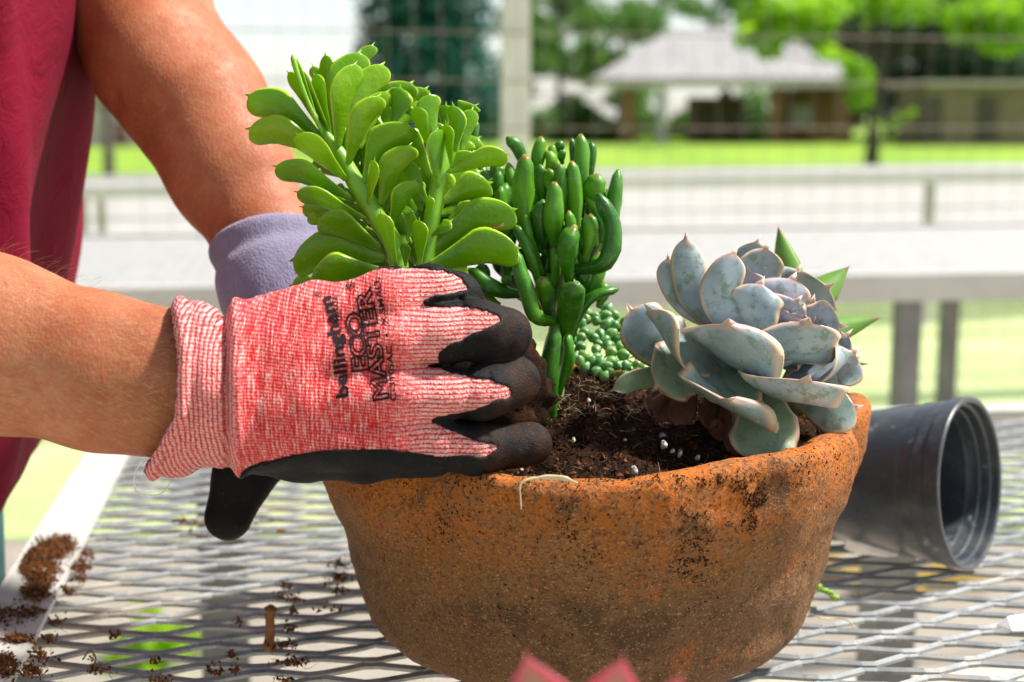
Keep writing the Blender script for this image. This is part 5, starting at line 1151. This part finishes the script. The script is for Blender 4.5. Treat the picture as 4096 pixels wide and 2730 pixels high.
# ---- printing on the back of the glove
def ZT(x, y): return 1000 + x*.4145, 1050 + y*.4145
def text(s, a, b, cap, bold=0., outline=0., mid=None, grow=.015):
    cu = bpy.data.curves.new('lettering', 'FONT'); cu.body = s; cu.size = 1; cu.resolution_u = 3
    if outline: cu.fill_mode = 'NONE'; cu.bevel_depth = outline; cu.bevel_resolution = 0; cu.offset = grow
    else: cu.offset = bold
    ob = bpy.data.objects.new('lettering', cu); COL.objects.link(ob)
    dg = bpy.context.evaluated_depsgraph_get(); me = bpy.data.meshes.new_from_object(ob.evaluated_get(dg)); bpy.data.objects.remove(ob)
    bm = bmesh.new(); bm.from_mesh(me); bpy.data.meshes.remove(me)
    for v_ in bm.verts: v_.co.z = 0
    bmesh.ops.remove_doubles(bm, verts=bm.verts, dist=.0005)
    for _ in range(3):
        le = [e_ for e_ in bm.edges if e_.calc_length() > .09]
        if le: bmesh.ops.subdivide_edges(bm, edges=le, cuts=1)
    bmesh.ops.triangulate(bm, faces=bm.faces)
    co = np.array([v_.co for v_ in bm.verts]); fs = [tuple(v_.index for v_ in f_.verts) for f_ in bm.faces]; bm.free()
    x0_, x1_ = co[:, 0].min(), co[:, 0].max()
    a, b = np.array(a, float), np.array(b, float); L = np.linalg.norm(b-a); d = (b-a)/L; pn = np.array([d[1], -d[0]])
    xx = (co[:, 0]-x0_)/(x1_-x0_)*L; yy_ = co[:, 1]/.7*cap
    mid = (a+b)/2 if mid is None else np.array(mid, float)
    tt = xx/L; cv = 2*mid - (a+b)/2                      # baseline bends with the back of the hand
    px = (1-tt)**2*a[0] + 2*tt*(1-tt)*cv[0] + tt*tt*b[0] + pn[0]*yy_; py = (1-tt)**2*a[1] + 2*tt*(1-tt)*cv[1] + tt*tt*b[1] + pn[1]*yy_
    out = []; ok = True
    for q in zip(px, py):
        r = Vector(unit(ray(*ZT(*q)))); h_ = gbvh.ray_cast(Vector(CAM), r)
        if h_[0] is None: out.append(None); continue
        out.append(np.array(h_[0]) + np.array(h_[1])*.0006)
    keep = [f_ for f_ in fs if all(out[i_] is not None for i_ in f_)]
    V = np.array([o_ if o_ is not None else (0, 0, 0) for o_ in out])
    us = sorted({i_ for f_ in keep for i_ in f_}); mp = {o_: n_ for n_, o_ in enumerate(us)}
    mk('lettering', V[us], [tuple(mp[i_] for i_ in f_) for f_ in keep], M_PRINT, glove, True)
text('bellingham', (948, 1297), (776, 325), 122, .028, 0, (895, 800))
text('BY RADIANS', (898, 655), (836, 325), 46, .010)
text('®', (700, 335), (692, 280), 70, .005)
text('®', (1015, 260), (1005, 195), 80, .008)
text('ECO', (1136, 1040), (1060, 470), 148, 0, .038, (1108, 760), .03)
text('MASTER', (1335, 1318), (1155, 235), 146, 0, .036, (1262, 790), .03)
text('C-3105AC', (1415, 1335), (1366, 800), 56, .018)
text('•', (1352, 720), (1345, 685), 60, .01)
text('X-SMALL', (1335, 610), (1245, 150), 56, .020)

# ---- far glove
DG2 = .83
t = Nt('lilac_knit'); n1 = t.noise(30, 5, .65); n2 = t.noise(1, 2, vec=t.scale(t.obj(), (900, 900, 350)))
M_LILAC = t.bsdf(t.ramp(t.ma('ADD', t.ma('MULTIPLY', n1, .6), t.ma('MULTIPLY', n2, .4)), [(.3, (.15, .13, .21)), (.7, (.23, .205, .31))]), .95, 0, t.bump(n2, .8, .0012), sheen=.3, spec=.15)
def c2(pts): return [(P(x, y, d), mm(r, d)) for x, y, r, d in pts]
lo = P(760, 2260, .80); hi = P(1560, 860, .90); lo = lo - np.array([.01, .06, .01]); hi = hi + np.array([.02, .06, .02])
lo[1] = .70; hi[1] = .93
HL = .0018; axs, X = grid(lo, hi, HL)
cuff = chain(X, c2([(1055, 975, 192, .840), (1098, 1065, 224, .835), (1140, 1180, 232, .825), (1170, 1400, 215, .81)]), .01)
e_dir = unit(P(1115, 1250, .825) - P(1062, 1010, .84)).astype(np.float32); c0 = P(1050, 962, .842).astype(np.float32)
al = (X - c0) @ e_dir
nbc = np.abs(cuff) < .012; fo_ = np.zeros_like(cuff); fo_[nbc] = (.0016*vnoise(X[nbc]*np.array([1.6, 1, .30]), 50, 2) + .0004*vnoise(X[nbc]*np.array([1.5, 1, .6]), 130, 3)).astype(np.float32)
cuff = cuff + fo_ - (.0022*np.exp(-((al-.004)/.006)**2)).astype(np.float32) + (.0016*np.exp(-((al-.016)/.005)**2)).astype(np.float32)
open_ = np.maximum(cuff + .0035, al - .02)
fcu = np.maximum(smax(cuff, -al, .004), -open_)
palm = smin(chain(X, c2([(1150, 1400, 215, .81), (1250, 1600, 230, .80), (1330, 1700, 190, .79)]), .02), chain(X, c2([(1180, 1560, 150, .80), (1050, 1760, 122, .795), (975, 1900, 110, .79), (913, 2068, 88, .785)]), .006), .02)
V, Q = surfnet(smin(fcu, palm, .01), lo, HL)
g2 = mk('glove', V, Q, M_LILAC, person); g2['label'] = 'lilac cuffed glove with black fingers, behind the red one'
cut = (P(0, 1330, .82)[2] - X[..., 2]).astype(np.float32)
fl = np.maximum(smin(fcu, palm, .01) - .001, -cut); V, Q = surfnet(fl, lo, HL); mk('rubber_coating', V, Q, M_LATEX, g2, True, zat(V))
